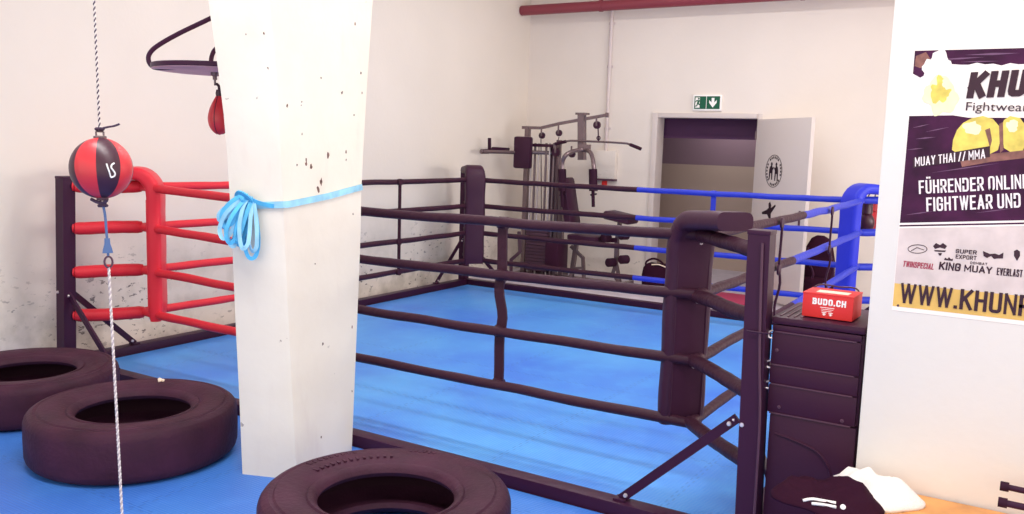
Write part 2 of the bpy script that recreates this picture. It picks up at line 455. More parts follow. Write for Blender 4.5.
b.box((LWD-.12, -.008, hp-.1), (LWD-.085, -.001, hp+.1), .003, R=Rl, o=HP)
b.tube([leafpt(LWD-.1, hp+.04, .005), leafpt(LWD-.1, hp+.04, .05), leafpt(LWD-.22, hp+.04, .052)], .009, 8)
b.build('handle', M['dark2'], dr, 'dark lever handle')
# round emblem: lettered ring and two upright figures
ec_a, ec_z = .47, 1.49
b = MB()
for R_ in (.185,):
    b.tube([leafpt(ec_a + R_*math.cos(t), ec_z + R_*math.sin(t), .0012) for t in [2*PI*k/48 for k in range(48)]], .004, 4, closed=True)
for k in range(26):
    t = 2*PI*k/26
    if k % 7 == 3: continue
    c = [(.145, -.012), (.17, -.012), (.17, .012), (.145, .012)]
    b.poly([leafpt(ec_a + r*math.cos(t) - w*math.sin(t), ec_z + r*math.sin(t) + w*math.cos(t), .0016) for r, w in c], ln, .001)
def silhouette(b, pts, a0, z0, s, off=.0018):
    b.poly([leafpt(a0 + x*s, z0 + z*s, off) for x, z in pts], ln, .001)
fig = [(-.5, -1), (-.28, -1), (-.2, -.3), (.0, -.2), (.1, -1), (.32, -1), (.3, .1), (.55, .35), (.45, .5), (.2, .4), (.15, .62), (.25, .8), (.12, 1), (-.1, 1), (-.2, .8), (-.1, .62), (-.35, .5), (-.5, .1)]
silhouette(b, fig, ec_a-.055, ec_z, .1); silhouette(b, [(-x*.9, z) for x, z in fig], ec_a+.055, ec_z-.005, .105)
b.build('emblem', M['ink'], dr, 'round black emblem with two fighters')
b = MB()
kick = [(-.9, -.15), (-.2, -.1), (.05, -.35), (-.2, -1.1), (.0, -1.15), (.32, -.4), (.3, 0), (.9, .55), (.8, .65), (.25, .35), (.3, .55), (.1, .8), (-.1, .65), (-.05, .35), (-.3, .2), (-.95, 0)]
silhouette(b, kick, .42, 1.0, .17)
b.build('kicking_figure', M['ink'], dr, 'black kicking figure')

# red pipe high along the far wall, its hanger, and the pale conduit down from it
P0, P1 = Vector((LW+.01, FW-.25, 3.49)), Vector((3, FW-.25, 3.49))
rp = thing('overhead_pipe', 'thick dark red pipe running high along the far wall', 'pipe', (-4, FW-.25, 3.49))
b = MB(); b.tube([P0, P1], .066, 20); b.build('pipe', M['redpipe'], rp)
for x in (-5.12, -2.6, 0):
    b = MB(); b.tube([(x, FW-.25, 3.49), (x, FW-.25, CZ)], .02, 8)
    b.tube([(x-.02, FW-.25, 3.49), (x+.02, FW-.25, 3.49)], .074, 20); b.build('hanger', M['redpipe'], rp)
cp = thing('conduit', 'thin pale grey conduit running straight down the far wall', 'pipe', (-5.08, FW-.02, 1.66))
b = MB(); b.tube([(-5.07, FW-.025, 1.66), (-5.07, FW-.025, CZ)], .024, 12); b.build('tube', M['conduit'], cp)
for z in (1.95, 2.75, 3.3):
    b = MB(); b.tube([(-5.07, FW-.025, z-.012), (-5.07, FW-.025, z+.012)], .03, 12); b.box((-5.115, FW-.012, z-.014), (-5.025, FW, z+.014)); b.build('clamp', M['conduit'], cp)
wb = thing('junction_box', 'white wall box under the conduit with a red switch below', 'electrical box', (-5.06, FW, 1.27))
b = MB(); b.box((-5.21, FW-.09, 1.29), (-4.9, FW, 1.66), .01); b.build('housing', M['wall_far'], wb)
b = MB(); b.box((-5.21, FW-.1, 1.265), (-4.9, FW, 1.289), .003); b.build('base_strip', M['dark2'], wb, 'dark strip along the lower edge')
b = MB(); b.box((-5.1, FW-.05, 1.2), (-5.04, FW, 1.262), .008); b.lathe([(0, .01), (.02, .01), (.02, 0)], (-5.07, FW-.05, 1.23), (0, -1, 0), 16); b.build('red_switch', M['redbox'], wb, 'red switch')

# exit sign
sg = thing('exit_sign', 'green and white emergency exit sign above the open doorway', 'sign', (-3.72, FW, 2.2))
b = MB(); b.box((-3.905, FW-.03, 2.19), (-3.54, FW, 2.385), .004); b.build('sign_case', M['white'], sg)
b = MB(); b.box((-3.885, FW-.033, 2.21), (-3.735, FW-.029, 2.365)); b.box((-3.727, FW-.033, 2.21), (-3.56, FW-.029, 2.365)); b.build_each('green_panel', M['green'], sg)
b = MB(); yy = FW-.034
def sgp(b, pts): b.poly([(x, yy, z) for x, z in pts], (0, -1, 0), .001)
sgp(b, [(-3.665, 2.345), (-3.63, 2.345), (-3.63, 2.29), (-3.60, 2.32), (-3.60, 2.285), (-3.6475, 2.228), (-3.695, 2.285), (-3.695, 2.32), (-3.665, 2.29)])
sgp(b, [(-3.872, 2.225), (-3.815, 2.225), (-3.815, 2.35), (-3.872, 2.35)])
b.build_each('pictogram', M['white'], sg)
b = MB(); yy = FW-.0352
cx = -3.83
sgp(b, [(cx+.012*math.cos(t), 2.335+.012*math.sin(t)) for t in [2*PI*k/12 for k in range(12)]])
sgp(b, [(cx-.03, 2.318), (cx+.012, 2.318), (cx+.035, 2.288), (cx+.028, 2.281), (cx+.01, 2.302), (cx+.005, 2.278), (cx+.03, 2.262), (cx+.034, 2.23), (cx+.022, 2.23), (cx+.018, 2.255), (cx-.008, 2.266), (cx-.018, 2.243), (cx-.042, 2.238), (cx-.042, 2.249), (cx-.026, 2.254), (cx-.014, 2.3), (cx-.026, 2.305), (cx-.036, 2.288), (cx-.043, 2.293)])
b.build_each('running_figure', M['green'], sg)

# ------------------------------------------------------------------ floor mats
b = MB(); b.box((-5.93, 3.71, FZ), (-1.09, 8.71, 0)); tag(b.build('ring_mat', M['ring_mat']), 'large light blue puzzle mat floor inside the boxing ring', 'mat')
b = MB(); b.box((LW+.02, -1.5, FZ), (.6, 3.6, -.001)); tag(b.build('floor_mat', M['near_mat']), 'deep blue mat floor under the tyres in front of the ring', 'mat')
b = MB(); b.box((-3.35, 9.6, FZ), (-2.7, 10.25, .02), .008); tag(b.build('gym_mat', M['redmat']), 'crimson mat lying on the floor before the doorway', 'mat')

# ------------------------------------------------------------------ column
def column():
    # measured silhouette: image row, left edge, front corner, right edge
    rows = [(474, 242, 297, 352), (400, 239, 293, 355), (320, 235, 289, 358), (257, 232.5, 286, 360.5), (190, 229, 283, 361.5), (150, 226.5, 281, 363.5), (100, 222, 278.5, 366), (50, 215, 275, 368.5), (8, 209, 270.5, 371)]
    dM = 4.235; out = []
    e1 = Vector((-.937, -.349, 0)).normalized(); e2 = Vector((-.146, .989, 0)).normalized()
    def meet(u, v, o, e):
        # point o + a*e (kept level) seen in column u of the picture
        r = ray(u, v); n = Vector((-r.y, r.x, 0)); a = -(o - EYE).dot(n)/e.dot(n); return o + e*a
    h = Vector((-3.087, 3.063, 0))
    for i, (v, l, mm, r) in enumerate(rows):
        rr = ray(mm, v); k = ((h - EYE).dot(V_F0) - .12*(i/8)**1.5)/rr.dot(V_F0); p = EYE + rr*k
        L = meet(l, v, p, e1); R = meet(r, v, p, e2); B_ = L + (R - p)
        out.append((p.z, L, p, R, B_))
    return out
COL = column()
def col_at(z):
    if z <= COL[0][0]: q0, q1 = COL[0], COL[1]
    else:
        q0, q1 = COL[-2], COL[-1]
        for a, c in zip(COL, COL[1:]):
            if a[0] <= z <= c[0]: q0, q1 = a, c; break
    t = (z - q0[0])/(q1[0]-q0[0]); out = []
    for i in range(1, 5):
        p = q0[i].lerp(q1[i], t); p.z = z; out.append(p)
    return out
b = MB(); secs = []
for z in [FZ, .05] + [.2*k for k in range(1, 13)] + [2.7, 3.2, 3.7, CZ]:
    q = col_at(min(z, 2.9)); q = [Vector((p.x, p.y, z)) for p in q]; s = []
    for i in range(4):
        p = q[i]; pa = (q[i-1]-p).normalized(); pb = (q[(i+1) % 4]-p).normalized(); ch = .024 if i == 1 else .003
        s += [p + pa*ch, p + (pa+pb)*ch*.28, p + pb*ch]
    secs.append(s)
b.loft(secs); cl = b.build('column', M['column'], sharp=25); struct(cl)
cl['label'] = 'white painted concrete column with chipped faces, flaring towards the top'; cl['category'] = 'column'
# chips knocked out of the paint (shallow bare patches)
def face_pt(face, u, v, off=.0015):
    """point on the front-left (0) or right (1) face of the column seen at a pixel"""
    p = EYE + ray(u, v)*4.2
    for _ in range(6):
        L, Mm, R, B_ = col_at(p.z)
        o, e = (Mm, L-Mm) if face == 0 else (Mm, R-Mm)
        n = Vector((-e.y, e.x, 0)); r = ray(u, v); t = (o-EYE).dot(n)/r.dot(n); p = EYE + r*t
    n = n.normalized(); n = n if n.dot(EYE-p) > 0 else -n
    return p + n*off, n, e.normalized()
b = MB()
for f, u, v, s in [(1, 321, 182, 8), (1, 318, 189, 7), (1, 306, 164, 5), (1, 311, 167, 6), (1, 328, 155, 6), (1, 355, 24, 3), (1, 361, 73, 2.6), (1, 321, 78, 2), (1, 287, 106, 3), (1, 302, 134, 2), (1, 306, 160, 3), (1, 354, 115, 2.4), (1, 346, 152, 3), (1, 346, 160, 2), (1, 352, 327, 4), (1, 321, 437, 2.6), (0, 268, 68, 2.4), (0, 264, 33, 2.2), (1, 353, 214, 2.2), (1, 315, 264, 1.6), (1, 352, 391, 2), (0, 246, 34, 1.6), (1, 297, 165, 2), (1, 362, 93, 2)]:
    p, n, e = face_pt(f, u, v); up = Vector((0, 0, 1)); pts = []
    for k in range(9):
        t = 2*PI*k/9; r = s*.0026*random.uniform(.5, 1.2); pts.append(p + e*r*math.cos(t)*.7 + up*r*math.sin(t)*1.2)
    b.poly(pts, n, .003)
b.build('chipped_patch', M['chip'], cl, 'bare spots where paint has chipped')

# ------------------------------------------------------------------ the ring
POST = dict(L=Vector((-6.0, 3.655, 0)), F=Vector((-1.03, 3.66, 0)), B=Vector((-6.035, 8.775, 0)), R=Vector((-1.02, 8.775, 0)))
PW, PH = .046, 1.375
OUT = {k: Vector((sx, sy, 0)).normalized() for k, (sx, sy) in dict(L=(-1, -1), F=(1, -1), B=(-1, 1), R=(1, 1)).items()}
NODE = dict(L=Vector((-5.665, 4.125, 0)), F=Vector((-1.47, 4.13, 0)), B=Vector((-5.645, 8.384, 0)), R=Vector((-1.49, 8.36, 0)))
LEV = dict(L=[1.309, 1.012, .692, .374], F=[1.294, 1.001, .672, .356], B=[1.285, .988, .676, .362], R=[1.297, 1.012, .7, .385])
WHERE = dict(L='red left', F='black front', B='black far left', R='blue far right')
rf = thing('boxing_ring', 'black steel floor boxing ring of four posts, base beams and braces', 'boxing ring', (-3.5, 6.2, FZ))
for k in 'LFBR':
    p = POST[k]; lo_, hi_ = {'F': (Vector((.045, -.006, 0)), Vector((.018, -.006, 0))), 'L': (Vector((.0, 0, 0)), Vector((.06, 0, 0)))}.get(k, (Vector((0, 0, 0)),)*2)  # two posts are pulled slightly out of plumb
    b = MB(); w = PW
    sq = [(-w, -w), (w, -w), (w, w), (-w, w)]
    b.loft([[p + lo_.lerp(hi_, z/1.4) + Vector((x, y, z)) for x, y in sq] for z in (FZ, .4, .9, PH)])
    po = b.build('post', M['post'], rf, 'square black post at the %s corner' % WHERE[k])
    b = MB(); t = p + hi_
    b.box((t.x-w-.003, t.y-w-.003, PH-.012), (t.x+w+.003, t.y+w+.003, PH+.006), .003); b.build('post_cap', M['post'], po)
    b = MB()
    for z in (.55,): 
        b.lathe([(0, .011), (.009, .01), (.0105, 0)], (p.x, p.y-w, z), (0, -1, 0), 10); b.lathe([(0, .011), (.009, .01), (.0105, 0)], (p.x-w, p.y, z), (-1, 0, 0), 10)
        b.lathe([(0, .011), (.009, .01), (.0105, 0)], (p.x+w, p.y, z), (1, 0, 0), 10)
    b.build_each('bolt', M['bolt'], po)
bw, bh = .046, .062
for a, c, s in (('L', 'F', 'near'), ('L', 'B', 'left'), ('B', 'R', 'far'), ('F', 'R', 'right')):
    A, B_ = POST[a], POST[c]; b = MB(); ex = (bw+.01)
    if abs(A.y-B_.y) < .5: b.box((A.x+PW, A.y-bw, FZ), (B_.x-PW, A.y+bw, bh), .004)
    else: b.box((A.x-bw, A.y+PW, FZ), (A.x+bw, B_.y-PW, bh), .004)
    b.build('base_beam', M['post'], rf, 'black base beam along the %s side' % s)
for k in 'LFBR':
    for d in (Vector((-OUT[k].x, 0, 0)).normalized(), Vector((0, -OUT[k].y, 0)).normalized()):
        side = Vector((0, 0, 0))
        p0 = POST[k] + d*(PW-.01) + Vector((0, 0, .555)); p1 = POST[k] + d*.56 + Vector((0, 0, .068))
        if k == 'F': p0.z = .56
        b = MB(); b.tube([p0, p1], 1, prof=[(-.008, -.021), (.008, -.021), (.008, .021), (-.008, .021)])
        b.box((p1.x-.03, p1.y-.03, bh-.002), (p1.x+.03, p1.y+.03, bh+.012), .003)
        br = b.build('brace', M['post'], rf)
        b = MB(); q = p1 + (p0-p1)*.05; n2 = Vector((d.y, -d.x, 0)); n2 = n2 if n2.dot(EYE-q) > 0 else -n2
        b.lathe([(0, .02), (.009, .018), (.0105, .008)], q, n2, 10); q = p0 - (p0-p1)*.06; b.lathe([(0, .02), (.009, .018), (.0105, .008)], q, n2, 10)
        b.build_each('bolt', M['bolt'], br)

# corner pads: tall cushion, its hooked top reaching back to the post
PADM = dict(L=M['vinyl_red'], F=M['vinyl'], B=M['vinyl'], R=M['vinyl_blue'])
def corner_pad(k, label):
    o = OUT[k]; side = Vector((-o.y, o.x, 0)); n = NODE[k]
    c = n - o*.03                                  # cushion stands just inside the ropes
    t = thing('corner_pad', label, 'corner pad', (c.x, c.y, .33), 'padded corner cushions of the ring')
    hw, th = (.155 if k == 'L' else .118), .05; ztop = 1.335
    path = [(-.02, .325), (-.02, .5), (-.018, .7), (-.02, .9), (-.018, 1.1), (-.02, 1.24), (-.008, 1.32), (.03, 1.375), (.09, 1.405), (.2, 1.402), (.32, 1.392), (.45, 1.385)]
    if k == 'F': path = [(-.02, .325), (-.02, .5), (-.018, .7), (-.02, .9), (-.018, 1.1), (-.015, 1.2), (-.002, 1.275), (.035, 1.335), (.09, 1.365), (.2, 1.375), (.32, 1.385), (.43, 1.39)]
    def prof(w, h):
        r = min(h, w)*.75; q = []
        for cx_, cy_, a0 in ((w-r, h-r, 0), (-w+r, h-r, PI/2), (-w+r, -h+r, PI), (w-r, -h+r, 3*PI/2)):
            for j in range(5):
                a = a0 + j*PI/8; q.append((cx_ + r*math.cos(a), cy_ + r*math.sin(a)))
        return q
    def sweep(pp, wfun, name, mt):
        bb = MB(); P = smooth([c + o*x + Vector((0, 0, z)) for x, z in pp], 5); secs = []
        for i, p in enumerate(P):
            tg = (P[min(i+1, len(P)-1)] - P[max(i-1, 0)]).normalized(); nn = side.cross(tg).normalized()
            w, h = wfun(i/(len(P)-1)); secs.append([p + side*x + nn*y for x, y in prof(w, h)])
        bb.loft(secs); return bb.build(name, mt, t)
    ease = lambda u: min(1, (u/.03))**.5 if u < .03 else 1
    vert = [q for q in path if q[0] < .06]; hook = [q for q in path if q[0] > -.01]
    sweep(vert, lambda u: (hw*(.96+.04*min(1, u*8, (1-u)*8+.3))*(1+.02*math.sin(u*19)), th*(.75+.25*min(1, u*12))), 'cushion', PADM[k])
    sweep(hook, lambda u: (hw*(1-.25*u), th*(1.0-.15*u)), 'top_hood', PADM[k])
    b = MB()
    b.box((-hw-.001, -.004, .33), (-hw*.2, .004, 1.2)) if False else None
    for z in LEV[k]: b.lathe([(.006, .0), (.013, .003), (.013, .006), (.007, .008), (.004, .004)], n + o*(-.03+.035) + side*.03 + Vector((0, 0, z-.04)), o, 12)
    b.build_each('eyelet', M['bolt'], t)
    b = MB()
    for s in (-1, 1):
        b.tube(smooth([c + o*(.028) + side*s*(hw-.035) + Vector((0, 0, z)) for z in (.36, .6, .9, 1.15, 1.22)], 3), .006, 6)
    b.build_each('seam', PADM[k], t)
    return t
corner_pad('L', 'red corner pad at the left post beside the hanging ball')
corner_pad('F', 'black corner pad nearest the camera, with a rolled top toward the post')
corner_pad('B', 'slim black corner pad in the far left corner before the multi-gym')
corner_pad('R', 'bright blue corner pad in the far right corner')

ORD = ['topmost', 'second from the top', 'third from the top', 'lowest']
RR = .0265
def wobble(P, amp, sd):
    out = []
    for i, p in enumerate(P):
        f = mnoise.noise(Vector((p.x*3.1+sd, p.y*3.1, sd*1.7))); out.append(p + Vector((0, 0, f*amp)))
    return out
def rope(a, c, lvl, sag, cols, cut, side, text_):
    zA, zB = LEV[a][lvl], LEV[c][lvl]; A = NODE[a] + OUT[a]*.06 + Vector((0, 0, zA)); B_ = NODE[c] + OUT[c]*.06 + Vector((0, 0, zB))
    n = 60; P = [A.lerp(B_, i/n) - Vector((0, 0, sag*4*(i/n)*(1-i/n))) for i in range(n+1)]
    P = wobble(P, .006, lvl*3.3 + ord(a))
    mid = (A+B_)/2
    t = thing('ring_rope', text_, 'ring rope', (mid.x, mid.y, min(zA, zB)), 'sleeved ropes around the ring')
    k = max(1, min(n-1, round(cut*n)))
    for nm, seg, (mt, cn) in (('sleeve', P[:k+1], cols[0]), ('sleeve', P[k:], cols[1])):
        bb = MB(); rad = [RR*(1.16 if cn == 'red' else 1.04)*(1 + .07*mnoise.noise(p*7)) for p in seg]
        bb.tube(seg, rad, 12); bb.build(nm, M[mt], t, cn + ' rope sleeve')
SAG = [.032, .03, .022, .012]
red, blk, blu = ('rope_red', 'red'), ('rope_black', 'black'), ('rope_blue', 'blue')
for l in range(4):
    rope('L', 'F', l, SAG[l], (red, blk), [.455, .48, .476, .47][l], 'near', '%s near-side rope, red by the left post, black beyond the column' % ORD[l])
    rope('L', 'B', l, .008, (red, blk), .42, 'left', '%s rope along the left wall side, red then black' % ORD[l])
    rope('B', 'R', l, .012, (blk, blu), .485, 'far', '%s rope of the far side before the doorway, black then blue' % ORD[l])
    rope('F', 'R', l, .015, (blk, blu), [.48, .44, .45, .45][l], 'right', '%s rope of the right side, black by the front post then blue' % ORD[l])

SLM = dict(L='rope_red', F='rope_black', B='rope_black', R='rope_blue')
for k in 'LFBR':
    for l in range(4):
        A = NODE[k] + OUT[k]*.05 + Vector((0, 0, LEV[k][l])); ln_ = {'F': Vector((.045, -.006, 0)).lerp(Vector((.018, -.006, 0)), LEV[k][l]/1.4), 'L': Vector((.06, 0, 0))*(LEV[k][l]/1.4)}.get(k, Vector((0, 0, 0))); Pp = POST[k] + ln_ - OUT[k]*(PW+.012); B_ = Vector((Pp.x, Pp.y, LEV[k][l] - (.0 if l else .0)))
        t = thing('turnbuckle_sleeve', '%s padded sleeve joining the %s corner pad to its post' % (ORD[l], WHERE[k]), 'turnbuckle sleeve', ((A+B_)/2), 'padded turnbuckle sleeves at the posts')
        b = MB(); P = wobble([A.lerp(B_, i/14) for i in range(15)], .012, l+ord(k)); b.tube(P, [(.046 if k == 'L' else .034)*(1-.12*(i in (0, 14)))*(1+.06*mnoise.noise(Vector((i*.6, l, ord(k))))) for i in range(15)], 14)
        b.build('sleeve', M[SLM[k]], t)
        b = MB(); b.lathe([(0, 0), (.03, 0), (.035, .012), (.02, .018), (0, .018)], B_ + OUT[k]*-.004, OUT[k], 12); b.build('end_cap', M[SLM[k]], t)

# spacer straps tying the four ropes together mid-side
def spacer(P, w, label, mt, zs, kink=0):
    d = Vector((1, 0, 0)) if abs(P[1].y-P[0].y) < .3 else Vector((0, 1, 0))
    t = thing('rope_spacer', label, 'rope spacer', (P[0].x, P[0].y, zs[-1]), 'vertical straps spacing the ropes')
    pts = []
    for i in range(len(zs)-1):
        for j in range(8):
            u = j/8; z = zs[i] + (zs[i+1]-zs[i])*u; pts.append((z, kink*math.sin(u*2*PI)*(1 if i == 1 else .12)))
    pts.append((zs[-1], 0))
    nrm = Vector((d.y, -d.x, 0))
    base = [P[0].lerp(P[1], i/(len(pts)-1)) for i in range(len(pts))]
    for s in (1,):
        b = MB(); b.tube([Vector((q.x, q.y, z)) + d*k for (z, k), q in zip(pts, base)], 1, prof=[(-w, -.006), (w, -.006), (w, .006), (-w, .006)], up=nrm)
        b.build('strap', M[mt], t)
    b = MB()
    for z in zs:
        q = P[0].lerp(P[1], (zs[0]-z)/(zs[0]-zs[-1])); b.tube([q + Vector((0, 0, z)) - d*(w*.9), q + Vector((0, 0, z)) + d*(w*.9)], RR+.008, 12)
    b.build_each('loop', M[mt], t)
spacer([Vector((-2.575, 4.12, 0))]*2, .03, 'wide black strap hanging across the near ropes, kinked in the middle', 'rope_black', [1.268, .975, .655, .35], -.014)
spacer([Vector((-5.66, 7.05, 0))]*2, .017, 'thin black strap across the left wall side ropes', 'rope_black', [1.285, .985, .675, .36])
spacer([Vector((-2.83, 8.42, 0))]*2, .025, 'blue strap across the far ropes before the doorway', 'rope_blue', [1.28, .99, .68, .365])
spacer([Vector((-1.39, 5.45, 0))]*2, .007, 'thin black cord strap on the right side ropes near the front post', 'post', [1.275, .985, .665, .35], .012)
spacer([Vector((-1.39, 6.88, 0))]*2, .007, 'thin black cord strap on the right side ropes near the blue pad', 'post', [1.28, .99, .675, .36], .012)

# loose grey cable and tie clipped down the side of the front post
cb = thing('post_cable', 'thin grey cable tied down the side of the front post', 'cable', (-.97, 3.6, .2))
b = MB(); x0 = -.962
b.tube(smooth([(x0-.03, 3.60, 1.33), (x0-.022, 3.60, 1.1), (x0-.01, 3.6, .85), (x0+.008, 3.6, .6), (x0+.012, 3.6, .3), (x0+.012, 3.6, FZ+.006)], 5), .006, 6); b.build('cable', M['dark2'], cb)
b = MB(); b.tube([(x0-.07, 3.592, .96), (x0+.02, 3.59, .96)], .004, 6); b.tube([(x0+.0, 3.59, .96), (x0+.04, 3.58, .965)], .003, 5); b.build('cable_tie', M['post'], cb)

# ------------------------------------------------------------------ tyres
def tire(cx, cy, R, h, label, dark=False, ribs=0):
    t = thing('tire', label, 'tire', (cx, cy, 0), 'old truck tyres on the mat'); ri = .283
    o = (cx, cy, 0)
    b = MB(); n = 96; rows = []
    prof = [(R-.016, .02), (R-.006, .034), (R, .055), (R+.002, h/2), (R, h-.055), (R-.006, h-.034), (R-.016, h-.02)]
    b.lathe(prof, o, seg=n)
    td = b.build('tread', M['rubber'], t, sharp=50)
    for up in (1, 0):
        f = (lambda z: z) if up else (lambda z: h - z)
        b = MB()
        side = [(R-.016, h-.02), (R-.028, h-.01), (R-.045, h-.004), (R-.056, h-.0075), (R-.062, h-.0075), (R-.07, h-.001), (R-.1, h), (R-.15, h-.004), (ri+.06, h-.016), (ri+.045, h-.024), (ri+.038, h-.017), (ri+.024, h-.02), (ri+.008, h-.034), (ri, h-.05), (ri+.012, h-.07), (ri+.05, h-.065), (R-.12, h-.045), (R-.06, h-.06), (R-.04, h-.08)]
        b.lathe([(r, f(z)) for r, z in side], o, seg=n)
        if up and ribs:
            for a0, a1, rr, k in ribs:
                for j in range(k):
                    a = a0 + (a1-a0)*j/k; d = Vector((math.cos(a), math.sin(a), 0)); e = Vector((-d.y, d.x, 0)); p = Vector(o)
                    L_ = random.uniform(.02, .03)
                    q = [p + d*(rr) - e*.006, p + d*(rr) + e*.006, p + d*(rr+L_) + e*.006, p + d*(rr+L_) - e*.006]
                    zz = h - .0015 if rr > .38 else h-.0045
                    b.poly([x + Vector((0, 0, zz+.004)) for x in q], (0, 0, 1), .012)
        b.build('sidewall', M['rubber'], t)
    b = MB(); b.lathe([(R-.04, .07), (R-.025, .1), (R-.025, h-.1), (R-.04, h-.07)], o, seg=n); b.build('inner_lining', M['rubber_dark'], t)
    return t
tire(-4.065, 2.844, .525, .278, 'black tyre left of the column, whole in view on the mat')
tire(-5.264, 2.943, .525, .267, 'black tyre at the left edge, behind the whole one')
tire(-2.255, 2.750, .523, .266, 'black tyre nearest the camera, cut by the bottom edge', ribs=[(2.2, 3.3, .36, 13), (1.75, 2.05, .43, 6), (2.6, 3.2, .43, 9)])
b = MB(); p = at(160, 382, 2, .272)
for dx, dy, r in ((0, 0, .012), (.018, .006, .009), (-.012, .008, .01), (.008, -.01, .008)):
    tt = bmesh.new(); bmesh.ops.create_icosphere(tt, subdivisions=2, radius=r)
    for v in tt.verts: v.co += v.co.normalized()*r*.4*mnoise.noise(v.co*90+Vector((dx*100, 0, 0)))
    b.add(tt, None, (p.x+dx, p.y+dy, .279+r*.5))
tag(b.build('crumb', M['paper']), 'small beige crumb on top of the whole tyre beside the column', 'crumb')

# ------------------------------------------------------------------ hanging ball
BC = deep(101.3, 168.3, 2.85); BR_ = .0955
top_px, bot = deep(94, 0, 2.85), at(131, 655, 2, 0)
tz = (CZ - BC.z)/(top_px.z - BC.z); TOPP = BC + (top_px - BC)*tz
axis = (TOPP - BC).normalized()
bt = thing('double_end_ball', 'red and black panelled leather ball hanging on a rope', 'punching ball', BC)
view = (EYE - BC); view = (view - axis*view.dot(axis)).normalized(); vr = axis.cross(view)   # to the right in the picture
if vr.dot(V_R) < 0: vr = -vr
b = MB(); NS, NR = 64, 32; rows = []
off = math.radians(-9)
for i in range(NR+1):
    ph = PI*i/NR - PI/2; row = []
    for j in range(NS):
        th = off + 2*PI*j/NS; seam = abs(((j) % 8)-0) in (0,)
        r = BR_*(1 - (.006 if seam else 0)*math.cos(ph))
        row.append(BC + (view*math.cos(th) + vr*math.sin(th))*r*math.cos(ph) + axis*BR_*1.03*math.sin(ph))
    rows.append([b.bm.verts.new(x) for x in row])
for i in range(NR):
    for j in range(NS):
        b.mi = 1 if (j//8) % 2 == 0 else 0
        b._f([rows[i][j], rows[i][(j+1) % NS], rows[i+1][(j+1) % NS], rows[i+1][j]])
bmesh.ops.remove_doubles(b.bm, verts=b.bm.verts[:], dist=1e-5)
b.build('ball', [M['red_leather'], M['black_leather']], bt)
def onball(u, v, lift=.0015):
    r = ray(u, v).normalized(); oc = EYE - BC; R = BR_*1.015 + lift; bb = oc.dot(r); cc = oc.dot(oc) - R*R; d = bb*bb - cc
    return EYE + r*(-bb - math.sqrt(max(d, 0)))
b = MB()
for st in ([(302, 224), (289, 234), (287, 248), (297, 262), (306, 278), (301, 292), (284, 298)], [(262, 226), (268, 246), (276, 268), (284, 296)]):
    b.tube(smooth([onball(55.5+x/5.14, 119.5+y/5.14) for x, y in st], 5), .0026, 6)
b.build('emblem', M['white'], bt, 'white S-shaped mark')
b = MB()
tp = BC + axis*BR_*1.02
for s in (-1, 1): b.tube([tp + vr*s*.011, tp + vr*s*.011 + axis*.022], .0035, 6)
b.tube([tp + vr*-.011 + axis*.022, tp + vr*.011 + axis*.022], .0035, 6); b.tube([tp, tp + axis*.006], .02, 12)
b.build('top_loop', M['chrome'], bt)
b = MB(); bp_ = BC - axis*BR_*1.02
b.tube([bp_ + axis*.004, bp_ - axis*.006], .018, 12); b.tube(arc(bp_ - axis*.014, .009, 0, 2*PI, 16, vr, axis), .003, 6); b.build('bottom_loop', M['dark2'], bt)

def twisted(name, P, r, ms, pitch, parent, strands=2, labels=None):
    P = [Vector(p) for p in P]; d = (P[-1]-P[0]); n = max(8, int(d.length/pitch*8)); a = d.normalized(); u = a.orthogonal().normalized(); w = a.cross(u)
    def along(t):
        f = t*(len(P)-1); i = min(int(f), len(P)-2); return P[i].lerp(P[i+1], f-i)
    for s in range(strands):
        b = MB(); pts = []
        for i in range(n+1):
            ph = 2*PI*i/8 + 2*PI*s/strands; pts.append(along(i/n) + (u*math.cos(ph) + w*math.sin(ph))*r*.5)
        b.tube(pts, r*.58, 6); b.build(name, ms[s], parent, labels[s] if labels else None)
ru = thing('rope', 'speckled black and white rope from which the ball hangs', 'rope', tp + axis*.02)
twisted('strand', [tp + axis*.02, TOPP], .0038, [M['rope_white'], M['rope_dark']], .018, ru, 2, ['white strand', 'dark strand'])
b = MB()
b.tube(smooth([tp + axis*.03, deep(108, 127, 2.845), deep(114, 126, 2.84), deep(119.5, 124, 2.84)], 5), .0035, 6); b.tube(arc(tp + axis*.03, .011, 0, 2*PI, 14, vr, view), .005, 6)
b.build('knot', M['rope_dark'], ru, 'dark knot with loose end')
lo0 = bp_ - axis*.02
hook = deep(108.5, 262, 2.85); lk = deep(107.5, 247, 2.85)
lc = thing('tether_cord', 'grey-blue cord with blue cord lock under the ball', 'cord', hook)
b = MB(); b.tube(smooth([lo0, deep(105, 215, 2.85), deep(106.5, 232, 2.85), lk, deep(108.2, 256, 2.85)], 5), .0042, 8); b.build('cord', M['cord_blue'], lc)
b = MB(); b.tube(smooth([deep(91, 199, 2.84), deep(97, 202, 2.84), deep(103, 203, 2.84), deep(107, 200, 2.84)], 5), .0055, 8); b.tube(arc(lo0 - axis*.004, .012, 0, 2*PI, 14, vr, view), .005, 6); b.build('knot', M['rope_dark'], lc, 'dark knot under the ball')
b = MB(); b.loft([[lk + vr*x + view*y + axis*z for x, y in ((-w, -.008), (w, -.008), (w, .008), (-w, .008))] for z, w in ((-.02, .016), (-.008, .014), (.01, .009), (.028, .008))]); b.build('cord_lock', M['cord_blue'], lc, 'blue plastic cord lock')
b = MB(); b.tube(arc(hook, .012, 0, 2*PI, 18, vr, axis*1.5), .0035, 6, closed=False); b.build('carabiner', M['dark2'], lc)
rl = thing('rope', 'white twisted rope running down from the cord to the floor', 'rope', bot)
rp0 = hook - axis*.018
